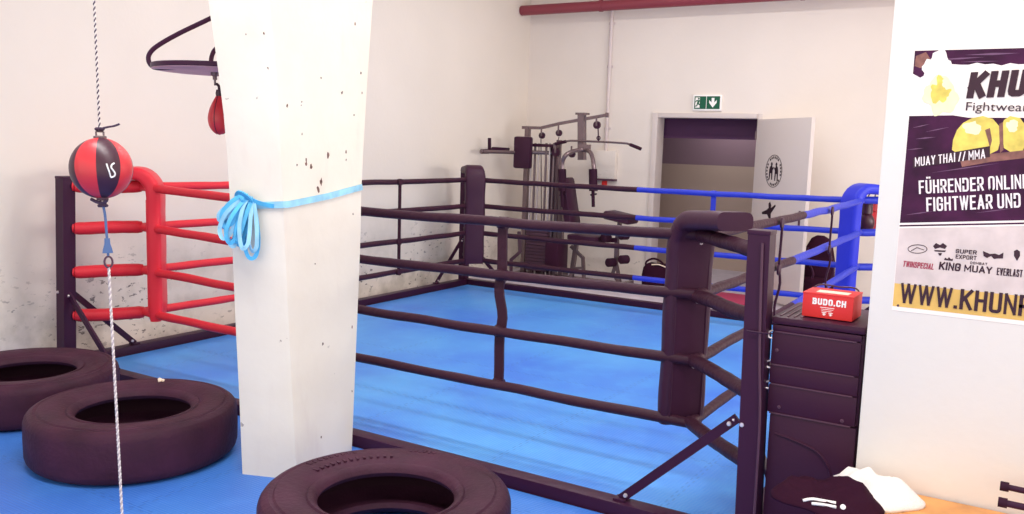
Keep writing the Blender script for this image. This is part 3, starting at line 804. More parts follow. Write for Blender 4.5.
rmid = deep(122, 514, 2.85); dirv = (rmid - rp0); kk = (rp0.z - 0)/(-dirv.z); bot = rp0 + dirv*kk
twisted('strand', [rp0, bot], .0046, [M['rope_white'], M['rope_grey']], .02, rl)
rl.location = bot
for ch in rl.children:
    ch.location = Vector((0, 0, 0)) + (at(131, 655, 2, 0) - bot)
b = MB(); b.lathe([(0, .0), (.035, 0), (.035, .012), (.012, .02), (0, .02)], bot, seg=20); b.build('floor_anchor', M['dark2'], rl)

# ------------------------------------------------------------------ speed bag platform bolted to the side of the column
SY = 3.26
q = col_at(2.1); SX = ((q[0]+q[3])/2).x
sp_ = thing('speed_bag_platform', 'speed bag platform with bent black tube frame on the side of the column', 'speed bag platform', (SX, SY, 2.0))
def sp(u, v, dy=0):
    r = ray(u, v); return EYE + r*((4.9+dy)/r.dot(V_F0))
bc = sp(222, 70); e0_ = sp(152.5, 69.5)
BRD = .36; SY = sp(219.5, 118).y
b = MB(); b.lathe([(0, -.014), (BRD-.01, -.014), (BRD, -.01), (BRD, .012), (BRD-.01, .015), (0, .015)], bc, seg=64); b.build('board', M['board'], sp_)
b = MB(); b.lathe([(BRD, -.008), (BRD+.005, -.004), (BRD+.005, .014), (BRD, .018), (BRD-.012, .017)], bc, seg=64); b.build('rim', M['post'], sp_, 'black rim')
for dy in (-.1, .12):
    P = [sp(u, v, dy) for u, v in ((236, 6), (205, 21), (178, 34), (158, 45.5), (150, 53), (148.5, 60), (152, 66), (160, 68), (190, 67), (222, 66))] if dy < 0 else [sp(u, v, dy) for u, v in ((236, 45), (226, 45), (217, 48), (212.5, 54), (211, 63), (213, 67), (222, 67))]
    b = MB(); b.tube(smooth(P, 6), .0125, 10); b.build('frame_tube', M['post'], sp_)
b = MB()
for dy in (-.1,): b.tube([sp(236, 6, dy), Vector((SX, sp(236, 6, dy).y, sp(236, 6, dy).z+.05))], .0125, 8)
zc_ = bc.z; b.box((SX-.02, q[0].y+.2, zc_-.03), (SX+.03, q[0].y+.46, zc_+.42), .004); b.build('wall_bracket', M['post'], sp_)
sw = sp(215, 84); sw.z = bc.z
b = MB(); b.lathe([(0, 0), (.022, 0), (.022, -.018), (.012, -.022), (.012, -.04), (0, -.04)], sw - Vector((0, 0, .014)), seg=16)
b.tube([sw - Vector((0, 0, .05)), sw - Vector((0, 0, .085))], .006, 8); b.build('swivel', M['chrome'], sp_, 'chrome swivel')
t0, t1 = sp(217, 92), sp(219, 135); t0.x = t1.x = sp(219.5, 118).x
hgt = t0.z-t1.z
sb = thing('speed_bag', 'red teardrop speed bag half hidden by the column', 'speed bag', (t0.x, SY, t1.z))
def sbr(u): return .062*max(0, math.sin(PI*u**.7))**.8 if 0 < u < 1 else 0
b = MB(); b.lathe([(sbr(k/28), hgt*k/28) for k in range(29)], (t0.x, SY, t1.z), seg=32); b.build('bladder', M['red_leather'], sb)
b = MB(); b.tube([(t0.x, SY, t0.z-.02), (t0.x, SY, t0.z+.03), (sw.x, SY, bc.z-.075), (sw.x, SY, bc.z-.07)], .008, 8)
b.lathe([(.016, -.03), (.02, -.01), (.016, .012), (0, .014)], (t0.x, SY, t0.z), seg=14)
for a in range(4):
    d = Vector((math.cos(a*PI/2+.4), math.sin(a*PI/2+.4), 0)); b.tube([Vector((t0.x, SY, t1.z+hgt*u)) + d*(sbr(u)+.0005) for u in [.02+.9*k/20 for k in range(21)]], .0022, 5)
b.build('lacing', M['black_leather'], sb, 'black collar and seams')

# ------------------------------------------------------------------ blue band tied round the column
bd = thing('resistance_band', 'light blue latex band tied round the column with hanging loops', 'resistance band', face_pt(0, 240, 258)[0])
zL, zM, zR = face_pt(0, 233, 206)[0].z, face_pt(1, 297, 202)[0].z, face_pt(1, 361, 187)[0].z
pL, nL, eL = face_pt(0, 236, 206, .006); pM1, _, _ = face_pt(0, 284, 204.5, .008); pM2, n2, _ = face_pt(1, 289, 204, .008); pR, _, _ = face_pt(1, 360.5, 187, .008)
cR = col_at(zR); pR2 = cR[2] + (cR[2]-cR[0]).normalized()*.006; pB2 = cR[3] + (cR[3]-cR[1]).normalized()*.012; pB2.z = (zL+zR)/2
cL = col_at(zL); pL0 = cL[0] + (cL[0]-cL[2]).normalized()*.012
pR2.z = zR
w_ = .016
b = MB(); loop = [pL, pM1, (pM1+pM2)/2 + (nL+n2)*.004, pM2, pM2.lerp(pR, .5) + Vector((0, 0, -.006)), pR, pR2, pB2, pL0]
b.tube(loop, 1, prof=[(-.0025, -w_), (.0025, -w_), (.0025, w_), (-.0025, w_)], closed=True, up=Vector((0, 0, 1)))
b.build('wrapped_strip', M['band2'], bd)
def strip(P, w, mt, name, up):
    bb = MB(); bb.tube(P, 1, prof=[(-w, -.0022), (w, -.0022), (w, .0022), (-w, .0022)], up=up); return bb.build(name, mt, bd)
knot = face_pt(0, 243, 199, .03)[0]; rt = -eL if eL.dot(V_R) < 0 else eL; dn = Vector((0, 0, -1))
PXM = 4.3/F_PX
def bp(u, v, off): return face_pt(0, u, v, off)[0]
loops = [  # far left, lowest point, offset from the face
    ([(247, 197), (236, 200), (226, 208), (222, 219), (225, 226), (232, 219), (240, 207), (249, 198)], .05, 'band3'),
    ([(247, 197), (234, 203), (228, 216), (229, 231), (235, 240), (241, 226), (246, 210), (250, 198)], .065, 'band'),
    ([(248, 196), (238, 205), (232, 222), (233, 238), (239, 244), (244, 230), (248, 212), (251, 198)], .08, 'band2'),
    ([(249, 196), (243, 207), (238, 224), (238, 238), (243, 243), (248, 230), (251, 212), (252, 198)], .055, 'band'),
    ([(250, 196), (247, 212), (245, 234), (247, 250), (252, 257), (258, 254), (260, 240), (257, 220), (252, 200)], .035, 'band'),
    ([(248, 196), (240, 202), (231, 212), (226, 226), (229, 236), (235, 232), (242, 214), (250, 199)], .1, 'band2'),
    ([(249, 196), (244, 204), (238, 216), (234, 230), (237, 240), (242, 236), (247, 216), (251, 199)], .11, 'band'),
    ([(249, 196), (247, 206), (246, 222), (248, 238), (251, 246), (255, 240), (254, 218), (252, 199)], .1, 'band2'),
    ([(248, 196), (238, 200), (229, 206), (223, 213), (224, 219), (231, 214), (241, 206), (250, 199)], .08, 'band2'),
    ([(250, 196), (250, 214), (251, 236), (255, 249), (260, 246), (260, 232), (257, 214), (252, 199)], .05, 'band2'),
    ([(248, 195), (242, 196), (233, 203), (227, 213), (229, 224), (236, 222), (243, 210), (250, 199)], .09, 'band'),
    ([(249, 196), (246, 206), (242, 222), (241, 236), (244, 239), (248, 224), (251, 208), (252, 199)], .09, 'band'),
]
for pts, off, mt in loops:
    n_ = len(pts); P = smooth([bp(263-(263-u-3)*.9, v, .02 + off*math.sin(PI*min(1, (i+.6)/n_))) for i, (u, v) in enumerate(pts)], 6)
    strip(P, .0095, M[mt], 'hanging_loop', (face_pt(0, 240, 220)[1] + rt*random.uniform(-.7, .7)).normalized())
b = MB()
kp = smooth_closed([bp(242, 196, .05), bp(247, 192, .075), bp(253, 195, .07), bp(255, 201, .045), bp(249, 203, .06), bp(243, 201, .06)], 5)
b.tube(kp, 1, prof=[(-.012, -.004), (.012, -.004), (.012, .004), (-.012, .004)], closed=True, up=nL)
b.tube(smooth([bp(252, 197, .06), bp(262, 203, .02), bp(275, 206, .012)], 5), 1, prof=[(-.01, -.003), (.01, -.003), (.01, .003), (-.01, .003)], up=nL)
b.tube(smooth([bp(240, 199, .03), bp(246, 195, .06), bp(250, 199, .07), bp(247, 204, .05)], 5), .012, 8)
b.build('knot', M['band'], bd)

# ------------------------------------------------------------------ multi-gym by the far wall
GY = 10.0
g = thing('multi_gym', 'chrome multi-station gym with lat bar and black pads against the far wall', 'multi-gym', (-5.4, GY, FZ))
def gp(u, v, y=GY): return at(u, v, 1, y)
def part(name, mt, f, label=None):
    b = MB(); f(b); return b.build(name, M[mt], g, label)
GZ = FZ
def sqt(b, P, w=.025): b.tube(P, 1, prof=[(-w, -w), (w, -w), (w, w), (-w, w)])
def bframe(b):
    sqt(b, [(-6.0, GY+.05, GZ+.028), (-4.45, GY+.05, GZ+.028)], .028)
    sqt(b, [(-5.95, GY-.45, GZ+.028), (-5.95, GY+.5, GZ+.028)], .028)
    sqt(b, [(-5.5, GY-.4, GZ+.026), (-5.5, GY+.45, GZ+.026)], .026)
    sqt(b, [(-4.47, GY-.2, GZ+.028), (-4.47, GY+.3, GZ+.028)], .027)
part('base_frame', 'chrome', bframe)
xs = [gp(525.5, 200).x, gp(541, 200).x]
part('upright', 'chrome', lambda b: sqt(b, [(xs[0], GY, GZ+.05), (xs[0], GY, gp(525, 127).z)], .03))
part('upright', 'chrome', lambda b: sqt(b, [(gp(557, 200).x, GY, GZ+.05), (gp(557, 200).x, GY, gp(557, 140).z-.0)], .026))
M['rod'] = mat('highlight_rod', (206, 194, 192), .25, .5, .4)  # pale steel for alternate rods, chrome highlights put into the colour
for u in (529.5, 533.5, 537, 544.5, 548, 552):
    part('guide_rod', 'chrome' if u in (533.5, 544.5, 552) else 'rod', lambda b, u=u: b.tube([(gp(u, 200, GY-.05).x, GY-.05, GZ+.05), (gp(u, 200, GY-.05).x, GY-.05, gp(u, 143, GY-.05).z)], .016 if u in (533.5, 544.5, 552) else .012, 8))
part('guide_crossbar', 'dark', lambda b: b.box((gp(530, 143).x, GY-.1, gp(530, 145).z-.02), (gp(556, 143).x, GY+.02, gp(530, 145).z+.02), .004))
# weight stack: plates
def stack(b):
    z0 = GZ+.1
    for k in range(14): b.box((gp(531, 240).x, GY-.14, z0+k*.042), (gp(552, 240).x, GY+.02, z0+k*.042+.037), .004)
part('weight_stack', 'stack', stack)
part('rear_panel', 'stack', lambda b: b.box((gp(546, 240).x, GY+.03, GZ+.9), (gp(554, 240).x, GY+.05, gp(546, 145).z), .003))
part('shroud', 'dark', lambda b: b.box((gp(529, 240).x, GY+.04, GZ+.055), (gp(553, 240).x, GY+.07, gp(540, 228).z), .005))
# boom rising to the front and pulleys below it
pb0, pb1 = gp(522.5, 127.5), gp(607, 115)
part('boom', 'chrome', lambda b: (sqt(b, [pb0, gp(541, 128), gp(560, 123.5), pb1], .019), b.box(pb1-Vector((.01, .03, .03)), pb1+Vector((.012, .03, .03)), .004)))
part('mast', 'chrome', lambda b: (sqt(b, [gp(582, 114), gp(582, 160)], .042), b.box(gp(577, 114)-Vector((0, .05, .01)), gp(588, 114)+Vector((0, .05, .015)), .004)))
def pulley(u, v, r=.042, y=GY-.03):
    p = gp(u, v, y)
    pl = part('pulley', 'dark', lambda b: b.lathe([(0, -.014), (r, -.014), (r, -.01), (r-.012, 0), (r, .01), (r, .014), (0, .014)], p, (0, 1, 0), 20))
    b = MB(); b.lathe([(0, -.02), (.014, -.02), (.014, .02), (0, .02)], p, (0, 1, 0), 10); b.box((p.x-.012, p.y-.024, p.z-.01), (p.x+.012, p.y-.017, p.z+.1), .002); b.build('bracket', M['chrome'], pl)
pulley(542, 135.5); pulley(559, 133); pulley(597, 125, .048); pulley(556, 152, .055, GY-.08); pulley(572, 154, .045)
part('cable', 'dark', lambda b: (b.tube([gp(598, 127), gp(598.5, 141)], .008, 6), b.tube([gp(559, 137), gp(556, 148, GY-.08)], .006, 6), b.tube([gp(541, 139, GY-.05), gp(541.5, 240, GY-.05)], .006, 6), b.tube([gp(557, 156, GY-.08), gp(557, 262, GY-.08)], .005, 6)))
lb = part('lat_bar', 'chrome', lambda b: b.tube(smooth([gp(556, 143.5, GY-.1), gp(568, 141, GY-.1), gp(576, 140.8, GY-.1), gp(600, 141.8, GY-.1), gp(624, 143.2, GY-.1), gp(630, 144.5, GY-.1), gp(640, 148.5, GY-.1)], 5), .013, 8))
for a, c in (((555, 144), (566, 141.5)), ((630, 144.5), (641, 149))):
    b = MB(); b.tube([gp(*a, GY-.1), gp(*c, GY-.1)], .021, 10); b.build('grip', M['foam'], lb)
b = MB(); q = gp(598.5, 138, GY-.1); b.tube(arc(q, .022, 0, 2*PI, 16, (1, 0, 0), (0, 0, 1)), .007, 6); b.tube([q-Vector((0, 0, .02)), gp(598.5, 141.5, GY-.1)], .01, 6); b.build('snap_link', M['dark'], lb)
# press arms: a chrome arch with black grips
pa = part('press_arm', 'chrome', lambda b: (b.tube(smooth([gp(562, 172, GY-.3), gp(562.5, 162, GY-.3), gp(566, 155, GY-.3), gp(574, 151, GY-.2), gp(584, 150, GY-.1), gp(590, 152, GY-.2), gp(593, 160, GY-.3), gp(594, 172, GY-.3)], 5), .027, 10), b.box(gp(579, 147, GY-.08)-Vector((0, .03, .06)), gp(590, 147, GY-.08)+Vector((0, .03, .03)), .006)))
for u in (562, 593):
    b = MB(); p, q = gp(u, 169, GY-.3), gp(u+.4, 191, GY-.3); b.tube([p, q], .052, 12); b.build('grip', M['foam'], pa)
    b = MB(); p, q = gp(u, 191, GY-.3), gp(u+.3, 207, GY-.3); b.tube([p, q], .022, 8); b.tube([gp(u-2.5, 195, GY-.3), gp(u+3.5, 194, GY-.3)], .012, 6); b.build('grip', M['foam'], pa)
# back pad, seat, curl pad, leg developer
def padbox(b, A, B_, hw, th, tp=1):
    A, B_ = Vector(A), Vector(B_); t = (B_-A).normalized(); s = Vector((0, 1, 0)); n = t.cross(s).normalized()
    secs = []
    for k, (u, f) in enumerate(((0, .8), (.03, .95), (.08, 1), (.92, 1), (.97, .95), (1, .8))):
        c = A.lerp(B_, u); w = hw*(1+(tp-1)*u)
        secs.append([c + s*w*f + n*th*f*.7, c + s*w*.8*f + n*th*f, c - s*w*.8*f + n*th*f, c - s*w*f + n*th*f*.7, c - s*w*f - n*th*f*.7, c - s*w*.8*f - n*th*f, c + s*w*.8*f - n*th*f, c + s*w*f - n*th*f*.7])
    b.loft(secs)
part('back_pad', 'vinyl', lambda b: padbox(b, gp(566, 178, GY-.1), gp(573, 226, GY-.1), .14, .055))
part('back_post', 'chrome', lambda b: sqt(b, [gp(561, 176), gp(561, 275)], .03))
part('seat_pad', 'vinyl', lambda b: padbox(b, gp(572, 236, GY-.05), gp(602, 239, GY-.05), .16, .035, 1.1))
part('seat_post', 'chrome', lambda b: (sqt(b, [gp(577, 239), gp(571, 280)], .026), sqt(b, [gp(571, 246), gp(583, 258), gp(584, 281)], .02), sqt(b, [gp(575, 268), gp(583, 268)], .015)))
part('seat_beam', 'dark', lambda b: sqt(b, [gp(572, 241), gp(618, 240)], .028))
part('curl_pad', 'vinyl', lambda b: padbox(b, gp(608, 214, GY-.1), gp(634, 220.5, GY-.1), .17, .05))
part('curl_post', 'chrome', lambda b: sqt(b, [gp(620, 221), gp(617, 240), gp(616, 262)], .022))
part('leg_lever', 'chrome', lambda b: (sqt(b, [gp(617, 240), gp(616.5, 262)], .024), sqt(b, [gp(616.5, 262), gp(613, 273), gp(620, 284)], .02), sqt(b, [gp(616.5, 264), gp(620, 283)], .018)))
for u, v, y in ((606, 238, GY-.1), (624, 235.5, GY-.1), (611, 262.5, GY-.1), (624, 259.5, GY-.1)):
    part('foam_roller', 'foam', lambda b, u=u, v=v, y=y: b.lathe([(0, -.06), (.045, -.06), (.055, -.05), (.055, .05), (.045, .06), (0, .06)], gp(u, v, y), (.5, 1, 0), 16))
# vertical knee raise at the left: pad, arm and handle
part('knee_raise_pad', 'vinyl', lambda b: b.box((gp(515.5, 150, GY-.2).x, GY-.26, gp(524, 168.5, GY-.2).z), (gp(532, 150, GY-.2).x, GY-.17, gp(524, 136.5, GY-.2).z), .03))
Yv = 9.35
part('knee_raise_arm', 'chrome', lambda b: (b.tube([Vector((at(481, 151.5, 0, -6.12).x, at(481, 151.5, 0, -6.12).y, at(481, 151.5, 0, -6.12).z)), gp(516, 152.5, GY-.22)], .024, 10), b.tube([gp(524, 152, GY-.16), gp(552, 153, GY)], .026, 10)))
e0 = at(489.5, 151, 0, -6.12)
part('arm_pad', 'vinyl', lambda b: padbox(b, at(493, 148.6, 0, -6.12), at(508, 149.5, 0, -6.08), .05, .022))
part('arm_handle', 'foam', lambda b: (b.tube([e0, at(489.5, 138, 0, -6.12)], .023, 10), b.tube([at(481.5, 151.5, 0, -6.12), at(488, 151.5, 0, -6.12)], .03, 10)))
part('step', 'dark', lambda b: (sqt(b, [gp(519, 232, GY-.2), gp(520, 252, GY-.3), gp(511, 260, GY-.4), gp(511, 277, GY-.45)], .022), sqt(b, [gp(510, 263, GY-.35), gp(530, 264, GY-.2)], .02), sqt(b, [gp(508, 273, GY-.4), gp(530, 274, GY-.1)], .02)))
part('foot_plate', 'dark', lambda b: (b.box((gp(556, 250).x, GY-.3, gp(556, 268).z), (gp(569, 250).x, GY-.02, gp(556, 238).z), .02), ))

# dark bag in front of the doorway frame
q0 = at(655, 289, 2, FZ); 
bg = thing('sports_bag', 'small black bag on the floor at the left of the doorway', 'bag', (-4.05, 10.15, FZ))
b = MB(); bx, by = -4.07, 10.15
secs = []
for z, w, d in ((FZ, .17, .1), (.03, .185, .115), (.14, .19, .12), (.24, .175, .1), (.29, .14, .06), (.305, .1, .03)):
    secs.append([Vector((bx + w*math.copysign(abs(math.cos(t))**.6, math.cos(t)), by + d*math.copysign(abs(math.sin(t))**.6, math.sin(t)), z + .012*mnoise.noise(Vector((t, z*9, 1))))) for t in [2*PI*k/24 for k in range(24)]])
b.loft(secs); b.build('bag_body', M['cloth_black'], bg)
b = MB(); b.tube(smooth([(bx-.12, by-.06, .22), (bx-.13, by-.06, .31), (bx-.03, by-.06, .36), (bx+.08, by-.06, .32), (bx+.1, by-.06, .24)], 6), .013, 8); b.build('handle', M['cloth_black'], bg)
b = MB(); b.tube(smooth([(bx-.05, by-.075, .285), (bx+.05, by-.08, .295), (bx+.13, by-.07, .27)], 6), .008, 6); b.build('piping', M['paper'], bg, 'pale edging')

# black bag leaning behind the ring by the open door
bb_ = thing('backpack', 'black backpack standing on the floor beside the open door leaf', 'backpack', at(812, 311, 2, FZ))
b0 = at(812, 311, 2, FZ); b = MB(); secs = []
for z, w, d in ((0, .15, .11), (.04, .17, .13), (.3, .18, .13), (.55, .17, .12), (.7, .14, .1), (.8, .09, .06), (.83, .04, .03)):
    secs.append([Vector((b0.x + w*math.copysign(abs(math.cos(t))**.6, math.cos(t)), b0.y + .14 + d*math.copysign(abs(math.sin(t))**.6, math.sin(t)), FZ+z)) for t in [2*PI*k/24 for k in range(24)]])
b.loft(secs); b.build('bag_body', M['cloth_black'], bb_)
b = MB(); b.box((b0.x-.12, b0.y-.04, FZ+.08), (b0.x+.12, b0.y+.03, FZ+.38), .03); b.build('front_pocket', M['cloth_black'], bb_)
b = MB()
for s in (-1, 1): b.tube(smooth([(b0.x+s*.1, b0.y+.02, FZ+.7), (b0.x+s*.13+.06, b0.y-.02, FZ+.55), (b0.x+s*.1+.09, b0.y-.03, FZ+.4), (b0.x+s*.12, b0.y+.0, FZ+.25)], 6), .012, 8)
b.build_each('strap', M['post'], bb_)

# gloves hung on the far right post
def glove(p, mt, label):
    t = thing('boxing_glove', label, 'boxing glove', p, 'boxing gloves hung on the far right post')
    b = MB(); tt = bmesh.new(); bmesh.ops.create_icosphere(tt, subdivisions=3, radius=1)
    for v in tt.verts:
        z = v.co.z; v.co.x *= .075*(1 + .15*(-z)); v.co.y *= .06; v.co.z *= .1
    b.add(tt, None, Vector(p)); tt = bmesh.new(); bmesh.ops.create_icosphere(tt, subdivisions=3, radius=1)
    for v in tt.verts: v.co.x *= .035; v.co.y *= .035; v.co.z *= .06
    b.add(tt, None, Vector(p) + Vector((-.07, -.02, .015))); b.build('fist', M[mt], t)
    b = MB(); b.lathe([(.045, .075), (.052, .08), (.05, .17), (.043, .175), (.038, .1)], p, seg=20); b.build('cuff', M[mt], t)
    b = MB(); b.tube(smooth([Vector(p)+Vector((0, 0, .15)), Vector(p)+Vector((.0, .03, .24)), Vector(p)+Vector((.02, .08, .3))], 5), .006, 6); b.build('lace', M['rope_dark'], t)
glove(at(866, 222, 1, 8.62), 'black_leather', 'black boxing glove hanging behind the blue corner pad')
glove(at(873, 219, 1, 8.9), 'red_leather', 'red boxing glove hanging by the far right post')

# ------------------------------------------------------------------ black cabinet between the front post and the near wall
CY = 3.655
cf0 = at(773, 316, 1, CY); cf1 = at(866.5, 326, 1, CY); ctop = cf0.z
X0, X1 = cf0.x, cf1.x
cab = thing('cabinet', 'tall black plastic cabinet between the front ring post and the poster wall', 'cabinet', ((X0+X1)/2, CY+.22, FZ))
def cz(v, u=815): return at(u, v, 1, CY).z
za, zb, zc, zd = cz(337), cz(371), cz(391), cz(421)
b = MB(); b.box((X0+.012, CY+.02, FZ), (X1-.004, CY+.44, zd-.0), .01); b.build('lower_body', M['dark'], cab)
b = MB(); b.box((X0+.006, CY+.012, zd+.002), (X1-.002, CY+.44, ctop-.034), .01); b.build('upper_body', M['dark'], cab)
b = MB(); b.box((X0-.004, CY-.004, ctop-.032), (X1, CY+.445, ctop), .012); b.build('lid', M['dark'], cab)
for z1, z0 in ((ctop-.034, za+.002), (za, zb+.002), (zb, zc+.002), (zc, zd+.003)):
    b = MB(); b.box((X0+.001, CY, z0), (X1-.012, CY+.02, z1), .007); d = b.build('drawer_front', M['dark'], cab)
    b = MB(); b.box((X0+.012, CY-.004, z0-.004), (X1-.03, CY+.004, z0+.0015), .0015); b.build('drawer_lip', M['dark2'], d, 'lighter lower lip')
b = MB(); b.box((X0+.014, CY+.002, FZ+.04), (X1-.006, CY+.024, zd-.002), .008); dp = b.build('door', M['dark'], cab)
b = MB(); b.tube(smooth([(X0+.04, CY+.004, zd-.085), (X0+.13, CY+.0, zd-.1), (X0+.22, CY+.0, zd-.13), (X0+.27, CY+.002, zd-.19), (X0+.28, CY+.004, zd-.24)], 6), .006, 8); b.build('moulded_rib', M['dark'], dp)
b = MB()
for u, v in ((779, 407), (842, 421), (777, 350)):
    p = at(u, v, 1, CY); b.lathe([(0, .006), (.006, .005), (.008, 0)], p, (0, -1, 0), 10)
b.build_each('rivet', M['dark2'], cab)
b = MB()
for v in (333, 363, 384):
    p = at(771, v, 1, CY); b.tube(smooth([(X0+.002, CY+.01, p.z+.01), (X0-.016, CY+.006, p.z), (X0-.012, CY+.006, p.z-.02), (X0+.002, CY+.01, p.z-.022)], 4), .004, 6)
b.build_each('notch_highlight', M['bolt'], cab)  # pale metal loops stand in for white highlights on the notched edge
b = MB()
for k in range(4): b.box((X0+.02+k*.028, CY+.03, ctop-.001), (X0+.028+k*.028, CY+.43, ctop+.003), .001)
b.build_each('lid_rib', M['dark2'], cab, 'raised ribs on top')

# red box on the cabinet
zb0 = ctop+.004
bl, br_ = at(801.5, 315.5, 2, zb0), at(852, 322, 2, zb0)
if bl.y < CY+.0: pass
e = (br_-bl); e.z = 0; wd = e.length; e.normalize(); ed = Vector((-e.y, e.x, 0))
bh_ = at(803, 292, 1, bl.y).z - zb0
bx_ = thing('product_box', 'red cardboard box with white lettering on the black cabinet', 'box', (bl+br_)/2 + ed*.06)
Rb = Matrix((e, ed, Vector((0, 0, 1)))).transposed()
b = MB(); b.box((0, 0, 0), (wd, .17, bh_), .003, R=Rb, o=(bl.x, bl.y, zb0)); b.build('carton', M['redbox'], bx_)
b = MB(); b.box((-.001, -.001, bh_-.004), (wd+.001, .171, bh_+.002), .001, R=Rb, o=(bl.x, bl.y, zb0)); lidb = b.build('lid', M['redbox'], bx_)
b = MB(); b.box((wd*.22, .035, bh_+.0022), (wd*.85, .1, bh_+.0032), R=Rb, o=(bl.x, bl.y, zb0)); b.build('paper_label', M['paper'], bx_, 'cream label')
fo = Vector((bl.x, bl.y, zb0)) - ed*.0004
letters('BUDO.CH', fo + e*wd*.2 + Vector((0, 0, bh_*.55)) - ed*.0006, e, (0, 0, 1), bh_*.27, M['white'], bx_, wd=.42, sw=.24, gap=.13, label='white lettering')
b = MB()
for k, (x, z, w, h) in enumerate([(.36, .44, .28, .025), (.38, .37, .24, .02), (.39, .30, .2, .018)]):
    p = fo + e*wd*x + Vector((0, 0, bh_*z)); b.poly([p, p + e*wd*w, p + e*wd*w + Vector((0, 0, bh_*h)), p + Vector((0, 0, bh_*h))], -ed, .0005)
for x in (.41, .54):
    for dx, dz, w, h in ((0, .0, .07, .03), (.02, -.04, .03, .1), (-.01, .07, .09, .03)):
        p = fo + e*wd*(x+dx) + Vector((0, 0, bh_*(.16+dz))); b.poly([p, p + e*wd*w, p + e*wd*w + Vector((0, 0, bh_*h)), p + Vector((0, 0, bh_*h))], -ed, .0005)
b.build('small_print', M['white'], bx_, 'small white lines and symbols')
wr = thing('wire', 'thin grey wire lying over the red box', 'wire', (bl+br_)/2 + ed*.15 + Vector((0, 0, bh_)))
b = MB(); o_ = Vector((bl.x, bl.y, zb0)); b.tube(smooth([o_ + e*-.012 + ed*.1 + Vector((0, 0, .004)), o_ + e*-.01 + ed*.13 + Vector((0, 0, bh_*.7)), o_ + e*.02 + ed*.174 + Vector((0, 0, bh_+.012)), o_ + e*.1 + ed*.178 + Vector((0, 0, bh_+.012)), o_ + e*(wd-.02) + ed*.178 + Vector((0, 0, bh_+.006)), o_ + e*(wd-.012) + ed*.18 + Vector((0, 0, .006))], 6), .0035, 6); b.build('wire_line', M['dark2'], wr)

# ------------------------------------------------------------------ bench, clothes, rack at the right
BZ = .412
bn = thing('bench', 'orange wooden bench along the poster wall under the clothes', 'bench', (.2, 3.4, FZ))
for k, (y0, y1) in enumerate(((3.16, 3.38), (3.386, 3.608))):
    b = MB(); b.box((-.62, y0, BZ-.032), (1.3, y1, BZ), .005); b.build('seat_board', M['wood'], bn)
for x in (-.5, 1.15):
    for y in (3.2, 3.56):
        b = MB(); b.box((x-.025, y-.025, FZ), (x+.025, y+.025, BZ-.034), .004); b.build('leg', M['post'], bn)
    b = MB(); b.box((x-.02, 3.2, BZ-.07), (x+.02, 3.56, BZ-.033), .004); b.build('rail', M['post'], bn)

def drape(name, outline, ctr, hfun, mt, zbase, res=46, parent=None, th=.012):
    """crumpled cloth: height field over a soft blob, closed underneath"""
    b = MB(); rows = []; nrad = 16; nang = 64
    for i in range(nrad+1):
        row = []
        for j in range(nang):
            t = 2*PI*j/nang; r = i/nrad; R = outline(t)
            x, y = ctr[0] + math.cos(t)*R*r, ctr[1] + math.sin(t)*R*r
            z = hfun(x, y, r)
            row.append(Vector((x, y, zbase + z)))
        rows.append(row)
    vs = [[b.bm.verts.new(p) for p in row] for row in rows[1:]]; c0 = b.bm.verts.new(rows[0][0])
    for j in range(nang): b._f([c0, vs[0][j], vs[0][(j+1) % nang]])
    for A, B_ in zip(vs, vs[1:]):
        for j in range(nang): b._f([A[j], B_[j], B_[(j+1) % nang], A[(j+1) % nang]])
    bot_ = [b.bm.verts.new(Vector((p.co.x, p.co.y, zbase+.001))) for p in vs[-1]]
    for j in range(nang): b._f([vs[-1][j], bot_[j], bot_[(j+1) % nang], vs[-1][(j+1) % nang]])
    b._f(bot_[::-1])
    return b.build(name, mt, parent, sharp=180)
tw0 = at(888, 505, 2, BZ)
tc = (-.485, 3.45)
def th_(x, y, r):
    f = mnoise.noise(Vector((x*9, y*9, 3))); f2 = mnoise.noise(Vector((x*32, y*32, 8))); rd = abs(mnoise.noise(Vector((x*14+2, y*14, 5))))
    return max(.004, (1-r**2.6)*(.085 + .035*f + .013*f2 - .055*rd) + .012)
tw = drape('towel', lambda t: .15 + .02*math.cos(2*t) + .018*math.sin(3*t+1) + .012*math.sin(5*t), tc, th_, M['towel'], BZ)
tag(tw, 'crumpled white towel on the bench against the wall', 'towel')
jc = (-.61, 3.31)
def jh(x, y, r):
    f = mnoise.noise(Vector((x*7+5, y*7, 1))); rd = abs(mnoise.noise(Vector((x*12, y*12+3, 4))))
    return max(.004, (1-r**3)*(.08 + .05*f - .05*rd) + .008)
jk = thing('jacket', 'black jacket with white sleeve stripes heaped in front of the cabinet', 'jacket', (jc[0], jc[1], BZ))
jb = drape('jacket_body', lambda t: (.17 + .03*math.cos(2*t+.3) + .014*math.sin(4*t)), jc, jh, M['cloth_black'], BZ, parent=jk)

